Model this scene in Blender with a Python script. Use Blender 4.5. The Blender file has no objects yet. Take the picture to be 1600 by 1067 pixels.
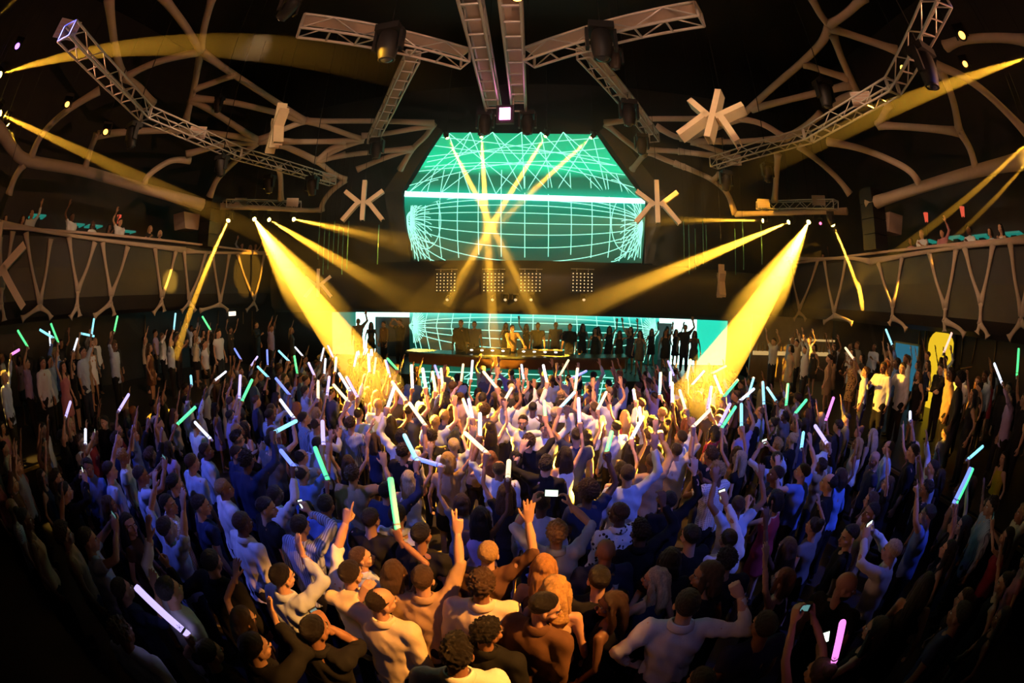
import bpy, bmesh, math, random
import numpy as np
from mathutils import Matrix, Vector
random.seed(7); np.random.seed(7)
scn = bpy.context.scene
COL = scn.collection
# ------------------------------------------------------------------ camera (15 mm full-frame fisheye)
CAM = np.array([1.1, 0.0, 3.6]); YAW, PITCH, ROLL = math.radians(5.2), math.radians(-5.5), math.radians(1.0)
FPX = 15 / 36 * 1600
cm = Matrix.Rotation(YAW, 4, 'Z') @ Matrix.Rotation(math.pi / 2 + PITCH, 4, 'X') @ Matrix.Rotation(ROLL, 4, 'Z')
CR = np.array(cm.to_3x3())
cd = bpy.data.cameras.new('camera'); cam = bpy.data.objects.new('camera', cd); COL.objects.link(cam)
cam.matrix_world = Matrix.Translation(Vector(CAM)) @ cm
cd.type = 'PANO'; cd.panorama_type = 'FISHEYE_EQUISOLID'
cd.sensor_fit = 'HORIZONTAL'; cd.sensor_width = 36; cd.fisheye_lens = 15; cd.fisheye_fov = math.radians(200)
cd.clip_start = 0.02; cd.clip_end = 200
scn.camera = cam
# ------------------------------------------------------------------ world and exposure
w = bpy.data.worlds.new('world'); scn.world = w; w.use_nodes = True
w.node_tree.nodes['Background'].inputs[0].default_value = (0.010, 0.0085, 0.010, 1)
w.node_tree.nodes['Background'].inputs[1].default_value = 0.25
vs = scn.view_settings
vs.view_transform = 'Standard'; vs.look = 'None'; vs.exposure = 0.0; vs.gamma = 1.0; vs.use_curve_mapping = False
cy = scn.cycles
cy.max_bounces = 5; cy.diffuse_bounces = 2; cy.glossy_bounces = 2; cy.transmission_bounces = 3; cy.volume_bounces = 0
cy.transparent_max_bounces = 24; cy.sample_clamp_indirect = 4.0; cy.sample_clamp_direct = 0.0
cy.caustics_reflective = False; cy.caustics_refractive = False; cy.use_denoising = True; cy.adaptive_threshold = 0.02

def ray(x, y):
    dx, dy = x - 800, 533.5 - y
    r = math.hypot(dx, dy) + 1e-9
    t = 2 * math.asin(min(1, r / (2 * FPX)))
    return CR @ np.array([math.sin(t) * dx / r, math.sin(t) * dy / r, -math.cos(t)])
def at(x, y, z=None, Y=None, X=None, r=None):
    d = ray(x, y)
    if z is not None: s = (z - CAM[2]) / d[2]
    elif Y is not None: s = (Y - CAM[1]) / d[1]
    elif X is not None: s = (X - CAM[0]) / d[0]
    else: s = r
    return CAM + d * s
def at_plane(x, y, p0, n):
    d = ray(x, y); n = np.array(n, float)
    return CAM + d * (np.dot(np.array(p0) - CAM, n) / np.dot(d, n))
def at_dome(x, y, c=(0, 6, 4.6), a=(11.9, 13.5, 7.6)):
    d = ray(x, y) / np.array(a); o = (CAM - np.array(c)) / np.array(a)
    A, B, C = d @ d, 2 * o @ d, o @ o - 1
    s = (-B + math.sqrt(max(0, B * B - 4 * A * C))) / (2 * A)
    return CAM + ray(x, y) * s
def proj(p):
    v = CR.T @ (np.array(p) - CAM); v = v / np.linalg.norm(v)
    t = math.acos(max(-1, min(1, -v[2]))); r = 2 * FPX * math.sin(t / 2); h = math.hypot(v[0], v[1]) + 1e-9
    return 800 + v[0] / h * r, 533.5 - v[1] / h * r

# ------------------------------------------------------------------ materials (all procedural)
MATS = {}
def mat(name, col, rough=0.6, metal=0.0, var=0.15, scale=6.0, bump=0.0, spec=0.4, objcol=False, kind=None):
    if name in MATS: return MATS[name]
    m = bpy.data.materials.new(name); m.use_nodes = True; MATS[name] = m
    nt = m.node_tree; N, L = nt.nodes, nt.links
    b = N['Principled BSDF']
    b.inputs['Roughness'].default_value = rough; b.inputs['Metallic'].default_value = metal
    b.inputs['Specular IOR Level'].default_value = spec
    tc = N.new('ShaderNodeTexCoord')
    nz = N.new('ShaderNodeTexNoise'); nz.inputs['Scale'].default_value = scale; nz.inputs['Detail'].default_value = 3
    src = tc.outputs['Object']
    if kind == 'hair':                            # strands: noise stretched along the fall of the hair
        mp = N.new('ShaderNodeMapping'); mp.inputs['Scale'].default_value = (1, 1, .14); L.new(src, mp.inputs['Vector']); src = mp.outputs[0]
    L.new(src, nz.inputs['Vector'])
    mr = N.new('ShaderNodeMapRange'); mr.inputs[3].default_value = 1 - var; mr.inputs[4].default_value = 1 + var
    L.new(nz.outputs[0], mr.inputs[0])
    hv = N.new('ShaderNodeVectorMath'); hv.operation = 'SCALE'
    if objcol:
        oi = N.new('ShaderNodeObjectInfo'); L.new(oi.outputs['Color'], hv.inputs[0])
    else:
        hv.inputs[0].default_value = col[:3]
    L.new(mr.outputs[0], hv.inputs['Scale'])
    out = hv.outputs[0]
    if kind == 'stripe' or kind == 'plaid':
        wv = N.new('ShaderNodeTexWave'); wv.inputs['Scale'].default_value = 14; wv.bands_direction = 'X' if kind == 'stripe' else 'X'
        L.new(tc.outputs['Object'], wv.inputs['Vector'])
        f = wv.outputs[1]
        if kind == 'plaid':
            w2 = N.new('ShaderNodeTexWave'); w2.inputs['Scale'].default_value = 14; w2.bands_direction = 'Z'
            L.new(tc.outputs['Object'], w2.inputs['Vector'])
            mm = N.new('ShaderNodeMath'); mm.operation = 'MULTIPLY'; L.new(wv.outputs[1], mm.inputs[0]); L.new(w2.outputs[1], mm.inputs[1]); f = mm.outputs[0]
        mx = N.new('ShaderNodeMix'); mx.data_type = 'RGBA'; mx.inputs[7].default_value = (0.03, 0.035, 0.09, 1)
        L.new(out, mx.inputs[6])
        ml = N.new('ShaderNodeMath'); ml.operation = 'MULTIPLY'; ml.inputs[1].default_value = 0.75; L.new(f, ml.inputs[0]); L.new(ml.outputs[0], mx.inputs[0])
        out = mx.outputs[2]
    if kind == 'spots':
        vo = N.new('ShaderNodeTexVoronoi'); vo.inputs['Scale'].default_value = 22; L.new(tc.outputs['Object'], vo.inputs['Vector'])
        cr = N.new('ShaderNodeMath'); cr.operation = 'LESS_THAN'; cr.inputs[1].default_value = 0.36; L.new(vo.outputs['Distance'], cr.inputs[0])
        mx = N.new('ShaderNodeMix'); mx.data_type = 'RGBA'; mx.inputs[7].default_value = (0.03, 0.02, 0.02, 1)
        L.new(out, mx.inputs[6]); L.new(cr.outputs[0], mx.inputs[0]); out = mx.outputs[2]
    L.new(out, b.inputs['Base Color'])
    if bump:
        n2 = N.new('ShaderNodeTexNoise'); n2.inputs['Scale'].default_value = scale * 5; n2.inputs['Detail'].default_value = 4
        L.new(src, n2.inputs['Vector'])
        bp = N.new('ShaderNodeBump'); bp.inputs['Strength'].default_value = bump; bp.inputs['Distance'].default_value = 0.02
        L.new(n2.outputs[0], bp.inputs['Height']); L.new(bp.outputs[0], b.inputs['Normal'])
    return m
def emis(name, col, strength, objcol=False, grad=None, base=(0.02, 0.02, 0.02)):
    """a lamp, LED, screen or other glowing surface. grad: colour stops over the object's own height (screen content)."""
    if name in MATS: return MATS[name]
    m = bpy.data.materials.new(name); m.use_nodes = True; MATS[name] = m
    nt = m.node_tree; N, L = nt.nodes, nt.links
    b = N['Principled BSDF']; b.inputs['Base Color'].default_value = (*base, 1); b.inputs['Roughness'].default_value = 0.5
    b.inputs['Emission Strength'].default_value = strength
    if objcol:
        oi = N.new('ShaderNodeObjectInfo'); L.new(oi.outputs['Color'], b.inputs['Emission Color'])
    elif grad:
        uv = N.new('ShaderNodeUVMap'); sp = N.new('ShaderNodeSeparateXYZ'); L.new(uv.outputs[0], sp.inputs[0])
        cr = N.new('ShaderNodeValToRGB'); L.new(sp.outputs[1], cr.inputs[0])
        el = cr.color_ramp.elements
        while len(el) < len(grad): el.new(0.5)
        for e, (p, c) in zip(el, grad): e.position = p; e.color = (*c, 1)
        L.new(cr.outputs[0], b.inputs['Emission Color'])
    else:
        b.inputs['Emission Color'].default_value = (*col, 1)
    return m

# ------------------------------------------------------------------ mesh helpers
def mesh_np(name, V, Fs, mats=(), midx=None, smooth=True, uv=None):
    me = bpy.data.meshes.new(name)
    me.from_pydata([tuple(map(float, v)) for v in V], [], [tuple(map(int, f)) for f in Fs])
    for m in mats: me.materials.append(m)
    if midx is not None: me.polygons.foreach_set('material_index', np.asarray(midx, np.int32))
    if smooth: me.polygons.foreach_set('use_smooth', np.ones(len(me.polygons), bool))
    if uv is not None:
        ul = me.uv_layers.new(name='UVMap')
        li = np.zeros(len(me.loops), np.int32); me.loops.foreach_get('vertex_index', li)
        ul.data.foreach_set('uv', np.asarray(uv, np.float32)[li].ravel())
    me.update()
    return me
def link(name, me, parent=None, loc=None, M=None):
    o = bpy.data.objects.new(name, me); COL.objects.link(o)
    if M is not None: o.matrix_basis = M
    elif loc is not None: o.location = Vector(loc)
    if parent is not None: o.parent = parent
    return o
def tag(o, label, cat, group=None, kind=None):
    o['label'] = label
    if cat: o['category'] = cat
    if group: o['group'] = group
    if kind: o['kind'] = kind
    return o
def thing(name, label, cat, loc=(0, 0, 0), rz=0.0, group=None, M=None):
    o = bpy.data.objects.new(name, None); COL.objects.link(o); o.empty_display_size = 0.2
    if M is not None: o.matrix_basis = M
    else: o.location = Vector(loc); o.rotation_euler = (0, 0, rz)
    return tag(o, label, cat, group)
class MB:
    def __init__(s): s.V = []; s.F = []; s.n = 0; s.I = []
    def add(s, V, F, mi=0):
        s.V.append(np.asarray(V, float).reshape(-1, 3)); s.F += [tuple(i + s.n for i in f) for f in F]; s.I += [mi] * len(F)
        s.n += len(s.V[-1]); return s
    def box(s, c, size, M=None, mi=0):
        h = np.array(size) / 2
        V = np.array([[x, y, z] for x in (-1, 1) for y in (-1, 1) for z in (-1, 1)]) * h
        if M is not None: V = V @ np.array(M).T
        return s.add(V + np.array(c), [(0, 1, 3, 2), (4, 6, 7, 5), (0, 4, 5, 1), (2, 3, 7, 6), (0, 2, 6, 4), (1, 5, 7, 3)], mi)
    def tube(s, P, R, n=8, flat=None, caps=True, mi=0):
        V, F = tube_np(P, R, n, flat, caps); return s.add(V, F, mi)
    def lathe(s, prof, n=16, M=None, c=(0, 0, 0), mi=0):
        V = []; k = len(prof)
        for i in range(n):
            a = 2 * math.pi * i / n
            V += [(r * math.cos(a), r * math.sin(a), z) for r, z in prof]
        F = [(i * k + j, ((i + 1) % n) * k + j, ((i + 1) % n) * k + j + 1, i * k + j + 1) for i in range(n) for j in range(k - 1)]
        V = np.array(V, float)
        if M is not None: V = V @ np.array(M).T
        return s.add(V + np.array(c), F, mi)
    def ell(s, c, rad, n=12, m=8, M=None, mi=0):
        V = [(0, 0, -1)]; 
        for j in range(1, m):
            t = math.pi * j / m - math.pi / 2
            V += [(math.cos(t) * math.cos(2 * math.pi * i / n), math.cos(t) * math.sin(2 * math.pi * i / n), math.sin(t)) for i in range(n)]
        V.append((0, 0, 1)); top = len(V) - 1
        F = [(0, 1 + (i + 1) % n, 1 + i) for i in range(n)]
        for j in range(m - 2):
            F += [(1 + j * n + i, 1 + j * n + (i + 1) % n, 1 + (j + 1) * n + (i + 1) % n, 1 + (j + 1) * n + i) for i in range(n)]
        b = 1 + (m - 2) * n
        F += [(b + i, b + (i + 1) % n, top) for i in range(n)]
        V = np.array(V, float) * np.array(rad)
        if M is not None: V = V @ np.array(M).T
        return s.add(V + np.array(c), F, mi)
    def verts(s): return np.concatenate(s.V) if s.V else np.zeros((0, 3))
    def mesh(s, name, mats, smooth=True, uv=None):
        return mesh_np(name, s.verts(), s.F, mats, s.I, smooth, uv)
    def build(s, name, mats, parent=None, loc=None, smooth=True, M=None):
        return link(name, s.mesh(name, mats if isinstance(mats, (list, tuple)) else [mats], smooth), parent, loc, M)
def unit(v): v = np.asarray(v, float); return v / (np.linalg.norm(v) + 1e-12)
def tube_np(P, R, n=8, flat=None, caps=True):
    P = np.asarray(P, float); k = len(P); R = np.broadcast_to(np.asarray(R, float), (k,)) if np.ndim(R) <= 1 else np.asarray(R, float)
    T = np.gradient(P, axis=0); T /= (np.linalg.norm(T, axis=1, keepdims=True) + 1e-12)
    up = np.array(flat, float) if flat is not None else (np.array([0, 0, 1.]) if abs(T[0][2]) < 0.9 else np.array([1., 0, 0]))
    V = []
    A = unit(np.cross(T[0], up))
    for i in range(k):
        A = A - T[i] * (A @ T[i]); A = unit(A) if flat is None else unit(np.cross(T[i], up)); B = np.cross(T[i], A)
        ra, rb = (R[i], R[i]) if R.ndim == 1 else R[i]
        for j in range(n):
            a = 2 * math.pi * j / n
            V.append(P[i] + A * ra * math.cos(a) + B * rb * math.sin(a))
    F = [(i * n + j, i * n + (j + 1) % n, (i + 1) * n + (j + 1) % n, (i + 1) * n + j) for i in range(k - 1) for j in range(n)]
    if caps: F += [tuple(range(n))[::-1], tuple((k - 1) * n + j for j in range(n))]
    return np.array(V), F
def smooth_path(P, k=6):
    P = [np.asarray(p, float) for p in P]
    if len(P) < 3: return np.array([P[0] + (P[1] - P[0]) * t for t in np.linspace(0, 1, k + 1)])
    Q = [2 * P[0] - P[1]] + P + [2 * P[-1] - P[-2]]; out = []
    for i in range(1, len(Q) - 2):
        for t in np.linspace(0, 1, k, endpoint=False):
            a, b, c, d = Q[i - 1:i + 3]
            out.append(0.5 * (2 * b + (c - a) * t + (2 * a - 5 * b + 4 * c - d) * t * t + (3 * b - a - 3 * c + d) * t ** 3))
    out.append(P[-1]); return np.array(out)
def frame(z, up=(0, 0, 1)):
    z = unit(z); x = np.cross(up, z)
    if np.linalg.norm(x) < 1e-5: x = np.array([1., 0, 0])
    x = unit(x); y = np.cross(z, x); return np.array([x, y, z]).T     # columns
def m4(R, loc):
    M = Matrix.Identity(4)
    for i in range(3):
        for j in range(3): M[i][j] = float(R[i][j])
        M[i][3] = float(loc[i])
    return M
ORD = ['first', 'second', 'third', 'fourth', 'fifth', 'sixth', 'seventh', 'eighth', 'ninth', 'tenth', 'eleventh', 'twelfth', 'thirteenth', 'fourteenth', 'fifteenth', 'sixteenth', 'seventeenth', 'eighteenth', 'nineteenth', 'twentieth'] + ['%d%s' % (n, {1: 'st', 2: 'nd', 3: 'rd'}.get(n % 10, 'th')) for n in range(21, 120)]
M_BLACK = mat('black_paint', (0.012, 0.011, 0.011), 0.55, var=0.2)
M_DARK = mat('dark_panel', (0.030, 0.028, 0.028), 0.42, var=0.25, scale=2.0, bump=0.05)
M_ALU = mat('aluminium', (0.52, 0.47, 0.42), 0.42, 0.55, var=0.1)
M_BEIGE = mat('beige_plaster', (0.50, 0.36, 0.28), 0.65, var=0.08, bump=0.06)
M_LATT = mat('pale_lattice_paint', (0.46, 0.35, 0.26), 0.6, var=0.08, bump=0.05)
M_CREAM = mat('cream_lacquer', (0.80, 0.60, 0.38), 0.45, var=0.06)
M_GOLD = mat('brass_trim', (0.55, 0.36, 0.14), 0.35, 0.8, var=0.1)
M_FLOOR = mat('dance_floor', (0.022, 0.02, 0.02), 0.4, var=0.3, scale=3, bump=0.05)
M_GLASS = mat('green_glass_rod', (0.10, 0.30, 0.24), 0.2, var=0.1)
E_LENS = emis('yellow_lamp_lens', (1.0, 0.62, 0.10), 60)
E_PINK = emis('pink_led', (1.0, 0.25, 0.65), 14)
E_WHITE = emis('stage_led_white', (0.55, 1.0, 0.9), 2.6)
E_WIRE = emis('screen_wire_lines', (0.36, 1.0, 0.75), 1.35)
E_TEAL = emis('teal_led', (0.02, 0.75, 0.5), 1.1)
E_AMBER = emis('amber_lamp', (1.0, 0.35, 0.06), 5)
E_PURPLE = emis('violet_lamp', (0.45, 0.15, 1.0), 4)
E_GREENDOT = emis('green_status_led', (0.1, 1.0, 0.6), 3)
E_SHELF = emis('backlit_bar_shelf', (1.0, 0.62, 0.22), .55)
E_DOT = emis('blinder_bulb', (1.0, 0.75, 0.4), 1.2)
E_SPOTGLOW = emis('painted_spot_glow', (1.0, 0.62, 0.02), .85)  # emission stands in for a spot lamp's light on the wall
E_BLUEWIN = emis('blue_lit_window', (0.05, 0.35, 0.55), 0.35)
E_EXIT = emis('lit_sign', (1.0, 0.8, 0.6), 2.0)
E_TABLE = emis('teal_lit_table', (0.05, 0.75, 0.55), 0.22)
E_PHONE = emis('phone_display', (0.8, 1.0, 0.8), 2.2)

# ------------------------------------------------------------------ room shell
def struct(name, mb, m, label, smooth=False):
    o = mb.build(name, m, smooth=smooth); o['kind'] = 'structure'; o['label'] = label; return o
XW = 13.5
struct('floor', MB().box((0, 8, -0.1), (30, 26, 0.2)), M_FLOOR, 'dark dance floor under the crowd')
struct('wall_back', MB().box((0, 19.2, 7), (30, 0.3, 15)), M_DARK, 'dark wall behind the stage')
struct('wall_left', MB().box((-XW - 0.15, 8, 7), (0.3, 26, 15)), M_DARK, 'dark wall behind the left tier')
struct('wall_right', MB().box((XW + 0.15, 8, 7), (0.3, 26, 15)), M_DARK, 'dark wall behind the right tier')
struct('ceiling', MB().box((0, 8, 14.6), (30, 26, 0.3)), M_BLACK, 'black ceiling high above the lattice')
struct('wall_rear', MB().box((0, -5.1, 7), (30, 0.3, 15)), M_BLACK, 'dark wall behind the camera')
def tier(sx, side):
    # raised side tier the standing guests stand on, its riser facing the floor
    mb = MB(); mb.box((sx * 10.6, 7.2, 0.5), (6.0, 13.6, 1.0))
    o = mb.build('raised_tier', M_FLOOR, smooth=False)
    tag(o, 'low dark platform along the %s wall below the balcony' % side, 'platform', kind='structure')
    k = MB(); k.box((sx * 7.58, 7.2, 0.93), (0.05, 13.6, 0.06)); k.build('edge_trim', M_GOLD, o, smooth=False)
tier(-1, 'left'); tier(1, 'right')
stage = MB(); stage.box((0, 16.2, 0.55), (17, 5.4, 1.1)); so = stage.build('stage', M_DARK, smooth=False); so['kind'] = 'structure'; so['label'] = 'raised dark stage behind the disc jockey booth'

# ------------------------------------------------------------------ side balconies
def balcony(sx, side, ys, ztop, zbot):
    X = sx * 11.0
    b = thing('balcony', '%s balcony with dark bulging fascia under pale branching lattice' % side, 'balcony'); b['kind'] = 'structure'
    mb = MB()                                      # bulging fascia as a loft
    prof = [(0.05, ztop), (-0.02, ztop - 0.12), (-0.06, ztop - 0.9), (-0.02, ztop - 1.7), (0.25, zbot + 0.12), (0.5, zbot), (2.5, zbot), (2.5, ztop - 1.1), (0.3, ztop - 1.1), (0.3, ztop)]
    Y = np.linspace(ys[0], ys[1], 15); V = [(X + sx * d, y, z) for y in Y for d, z in prof]; n = len(prof)
    F = [(i * n + j, i * n + (j + 1) % n, (i + 1) * n + (j + 1) % n, (i + 1) * n + j) for i in range(len(Y) - 1) for j in range(n)]
    F += [tuple(range(n)), tuple((len(Y) - 1) * n + j for j in range(n))]
    mb.add(V, F); mb.build('fascia', M_DARK, b, smooth=False)
    MB().box((X + sx * 0.12, (ys[0] + ys[1]) / 2, ztop + 0.04), (0.42, ys[1] - ys[0], 0.07)).build('handrail', M_BEIGE, b, smooth=False)
    return b
balL = balcony(-1, 'left', (-2, 15.2), 5.66, 3.42)
balR = balcony(1, 'right', (-2, 15.2), 5.52, 3.42)
def fascia_strips(b, sx, polys, rad=0.075):
    X = sx * 11.0
    for P in polys:
        Q = smooth_path([at(x, y, X=X - sx * 0.07) for x, y in P], 5)
        n = len(Q); t = np.linspace(-1, 1, n); R = rad * (0.75 + 0.75 * np.abs(t) ** 3)
        MB().tube(Q, np.stack([R, np.full(n, 0.035)], 1), 8, flat=(1, 0, 0)).build('lattice_strip', M_LATT, b)
def c5(x, y): return (x * .3375, 260 + y * .3375)
def c7(x, y): return (1060 + x * .3375, 260 + y * .3375)
def ysh(c, la, ra, j, stem, fl, fr):
    mid = c(*j)
    return [[c(*la), c(la[0] * .5 + j[0] * .5 - (j[0] - la[0]) * .08, la[1] * .5 + j[1] * .5), mid], [c(*ra), c(ra[0] * .5 + j[0] * .5 - (j[0] - ra[0]) * .08, ra[1] * .5 + j[1] * .5), mid],
            [mid, c(*stem)], [c(*stem), c((fl[0] + stem[0]) / 2 - (stem[0] - fl[0]) * .1, fl[1] * .6 + stem[1] * .4), c(*fl)], [c(*stem), c((fr[0] + stem[0]) / 2 + (fr[0] - stem[0]) * .2, fr[1] * .5 + stem[1] * .5), c(*fr)]]
PL = [[c5(-20, 262), c5(150, 290), c5(330, 320), c5(560, 352), c5(860, 388)], [c5(860, 392), c5(1010, 400), c5(1270, 402)]]
for a in [((0, 330), (60, 300), (10, 560), (5, 640), (-20, 700), (20, 715)), ((120, 305), (235, 335), (185, 635), (185, 650), (100, 708), (238, 704)), ((320, 325), (440, 350), (360, 575), (357, 650), (325, 702), (370, 694)), ((475, 350), (592, 370), (515, 595), (512, 635), (435, 695), (530, 690)),
          ((718, 375), (815, 390), (750, 605), (748, 630), (710, 682), (762, 672)), ((853, 390), (955, 397), (876, 615), (876, 632), (840, 672), (905, 670)), ((985, 402), (1062, 405), (1020, 625), (1018, 640), (925, 668), (1055, 668)), ((1100, 405), (1224, 405), (1178, 615), (1175, 632), (1140, 668), (1192, 668))]:
    PL += ysh(c5, *a)
fascia_strips(balL, -1, PL)
PR = [[c7(890, 440), c7(1170, 392), c7(1400, 362), c7(1620, 335)], [c7(500, 425), c7(640, 428), c7(790, 425), c7(890, 440)]]
for a in [((515, 432), (645, 432), (560, 660), (558, 675), (535, 708), (590, 712)), ((675, 435), (775, 430), (720, 675), (722, 690), (672, 722), (805, 728)), ((925, 445), (1035, 415), (992, 645), (990, 700), (975, 730), (1055, 757)),
          ((1160, 395), (1285, 380), (1235, 655), (1232, 715), (1232, 765), (1325, 782)), ((1325, 375), (1455, 360), (1400, 630), (1396, 730), (1382, 772), (1432, 792)), ((1535, 350), (1640, 335), (1588, 690), (1585, 720), (1528, 797), (1640, 810))]:
    PR += ysh(c7, *a)
fascia_strips(balR, 1, PR)
# centre band above the stage
def centre_band():
    b = thing('centre_balcony', 'dark curved band spanning above the stage below the big screen', 'balcony'); b['kind'] = 'structure'
    X = np.linspace(-10.9, 10.9, 31); V = []
    for x in X:
        y = 15.6 - 0.9 * math.cos(x / 10.9 * 1.3)
        for d, z in [(0, 5.0), (-0.1, 4.4), (0, 3.4), (0.3, 3.12), (3.2, 3.12), (3.2, 5.0)]: V.append((x, y + d, z))
    n = 6; F = [(i * n + j, i * n + (j + 1) % n, (i + 1) * n + (j + 1) % n, (i + 1) * n + j) for i in range(30) for j in range(n)] + [tuple(range(n)), tuple(30 * n + j for j in range(n))]
    MB().add(V, F).build('fascia', M_DARK, b)
    return b
cb = centre_band()
# tall dark loudspeaker columns at the balcony corners
for sx, px, side in ((-1, 328, 'left'), (1, 1366, 'right')):
    p = at(px, 350, X=sx * 10.9); t = thing('speaker_column', 'tall black loudspeaker column at the %s balcony corner' % side, 'loudspeaker', (p[0], p[1], 5.6))
    for k in range(4):
        MB().box((0, 0, 0.24 + k * 0.47), (0.62, 0.62, 0.45)).build('cabinet', M_BLACK, t, smooth=False)
# ------------------------------------------------------------------ LED screen
YS = 17.0
TN = np.array([0, -2.9, -1.7]); TN = TN / np.linalg.norm(TN)       # upper panel leans towards the room
def scr(x, y):
    p = at(x, y, Y=YS)
    if p[2] > 7.92: p = at_plane(x, y, (0, YS, 7.92), (0, -2.9, -1.7))
    return p
ysplit = lambda x: 300 + (x - 632) * 0.034
screen = thing('led_screen', 'huge glowing green LED screen with white wireframe globe above the stage', 'screen')
def panel(name, px, m, parent, off=0.0):
    """px: corner rows [(left, right) ...] from bottom to top, subdivided across."""
    V = []; UV = []; n = 12
    for k, (a, b) in enumerate(px):
        for i in range(n + 1):
            t = i / n; V.append(scr(a[0] + (b[0] - a[0]) * t, a[1] + (b[1] - a[1]) * t) + np.array([0, off, 0])); UV.append((t, k / (len(px) - 1)))
    F = [(k * (n + 1) + i, k * (n + 1) + i + 1, (k + 1) * (n + 1) + i + 1, (k + 1) * (n + 1) + i) for k in range(len(px) - 1) for i in range(n)]
    N0 = len(V); V2 = [np.array(v) + np.array([0, 0.15, 0.0]) for v in V]; F2 = [tuple(N0 + i for i in f[::-1]) for f in F]
    me = mesh_np(name, V + V2, F + F2, [m, M_BLACK], [0] * len(F) + [1] * len(F2), False, UV + UV)
    return link(name, me, parent)
E_LOW = emis('screen_lower_content', None, 1.25, grad=[(0.0, (0.0, .055, .03)), (.35, (0, .12, .066)), (.75, (0, .20, .11)), (.93, (.0, .34, .22)), (1.0, (.3, 1.2, 1.0))])
E_UP = emis('screen_upper_content', None, 1.25, grad=[(0.0, (.3, 1.2, 1.0)), (.06, (0, .42, .25)), (.2, (0, .16, .08)), (.36, (0, .13, .065)), (.48, (0, .66, .32)), (.72, (0, .50, .23)), (1.0, (0, .38, .17))])
panel('lower_panel', [((646, 406), (1003, 411)), ((640, 370), (1006, 375)), ((632, 330), (1008, 335)), ((632, 303), (1008, 315))], E_LOW, screen)
panel('upper_panel', [((632, 303), (1008, 315)), ((650, 275), (985, 284)), ((672, 238), (955, 244)), ((693, 207), (932, 210))], E_UP, screen)
def inside(x, y):
    xl = np.interp(y, [207, 238, 303, 330, 406], [693, 672, 632, 632, 646]); xr = np.interp(y, [210, 244, 315, 335, 411], [932, 955, 1008, 1008, 1003])
    return xl - .5 <= x <= xr + .5 and 207 <= y <= 409
def stuff(o): o['kind'] = 'stuff'; return o
def wires(lines, wdt, f, test, n_off):
    mb = MB()
    for P in lines:
        run = []
        for p in list(P) + [None]:
            if p is not None and test(*p): run.append(f(*p) + n_off); continue
            if len(run) > 1:
                Q = np.array(run); T = np.gradient(Q, axis=0); nrm = np.cross(T, np.array([0, -1., 0])); nrm /= np.linalg.norm(nrm, axis=1, keepdims=True) + 1e-9
                V = np.concatenate([Q + nrm * wdt / 2, Q - nrm * wdt / 2]); k = len(Q)
                mb.add(V, [(i, i + 1, k + i + 1, k + i) for i in range(k - 1)])
            run = []
    return mb
L = []
cx, cyy = 820, 345
for A in (-40, -33, -24, -12, 4, 22, 42, 64, 88, 115, 145):               # lines from pole to pole
    s = np.sin(np.linspace(-math.pi / 2, math.pi / 2, 50)); L.append([(cx + 184 * a, cyy + 0.015 * (cx - a) * 0 + A * (math.sqrt(max(0, 1 - a * a)) ** 1.0) + a * 5) for a in s])
for s in np.linspace(-0.98, 0.98, 15):                                       # hoops across
    hx = 184 * math.sin(s * 1.45); hh = 150 * math.cos(s * 1.45) + 12
    L.append([(cx + hx + (math.cos(t) - 1) * hx * 0.22, cyy + hh * math.sin(t)) for t in np.linspace(-1.57, 1.57, 40) if cyy + hh * math.sin(t) > ysplit(cx + hx) - 40])
for px_, py_, sg in ((641, 345, 1), (1003, 350, -1)):                        # fans at the poles
    for a in np.linspace(-1.45, 1.45, 19):
        L.append([(px_ + sg * r * math.cos(a) * 0.55, py_ + r * math.sin(a) + 0.004 * r * r) for r in np.linspace(2, 62, 12)])
    L.append([(px_ + sg * (24 + 24 * math.cos(a)), py_ + 44 * math.sin(a)) for a in np.linspace(0, 6.28, 40)])
tops = [(700, 207), (735, 207), (770, 207), (815, 207), (845, 207), (880, 207), (925, 208)]
bots = [(640, 300), (690, 301), (735, 302), (775, 303), (820, 304), (865, 306), (905, 308), (950, 309), (1000, 312)]
for a, b in [(0, 2), (0, 4), (1, 0), (1, 3), (2, 0), (2, 5), (3, 1), (3, 6), (4, 3), (4, 7), (5, 4), (5, 8), (6, 5), (6, 7), (2, 4), (4, 5), (1, 1), (5, 7), (3, 4)]:
    L.append([(tops[a][0] + (bots[b][0] - tops[a][0]) * t + 0 * t, tops[a][1] + (bots[b][1] - tops[a][1]) * t) for t in np.linspace(0, 1, 24)])
for a, b, k in (((655, 268), (985, 275), -14), ((668, 245), (960, 250), -12), ((680, 228), (945, 232), 10), ((640, 290), (990, 262), -22), ((655, 262), (1000, 296), -22), ((690, 215), (975, 262), -6), ((660, 255), (935, 216), -6)):
    L.append([(a[0] + (b[0] - a[0]) * t, a[1] + (b[1] - a[1]) * t + k * math.sin(math.pi * t)) for t in np.linspace(0, 1, 40)])
stuff(wires(L, 0.034, scr, inside, np.array([0, -0.03, 0])).build('wireframe_graphic', E_WIRE, screen, smooth=False))
stuff(wires([[(633 + 374 * t, 303 + 11 * t) for t in np.linspace(0, 1, 30)]], 0.26, scr, inside, np.array([0, -0.06, 0])).build('bright_band', E_WHITE, screen, smooth=False))
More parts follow.
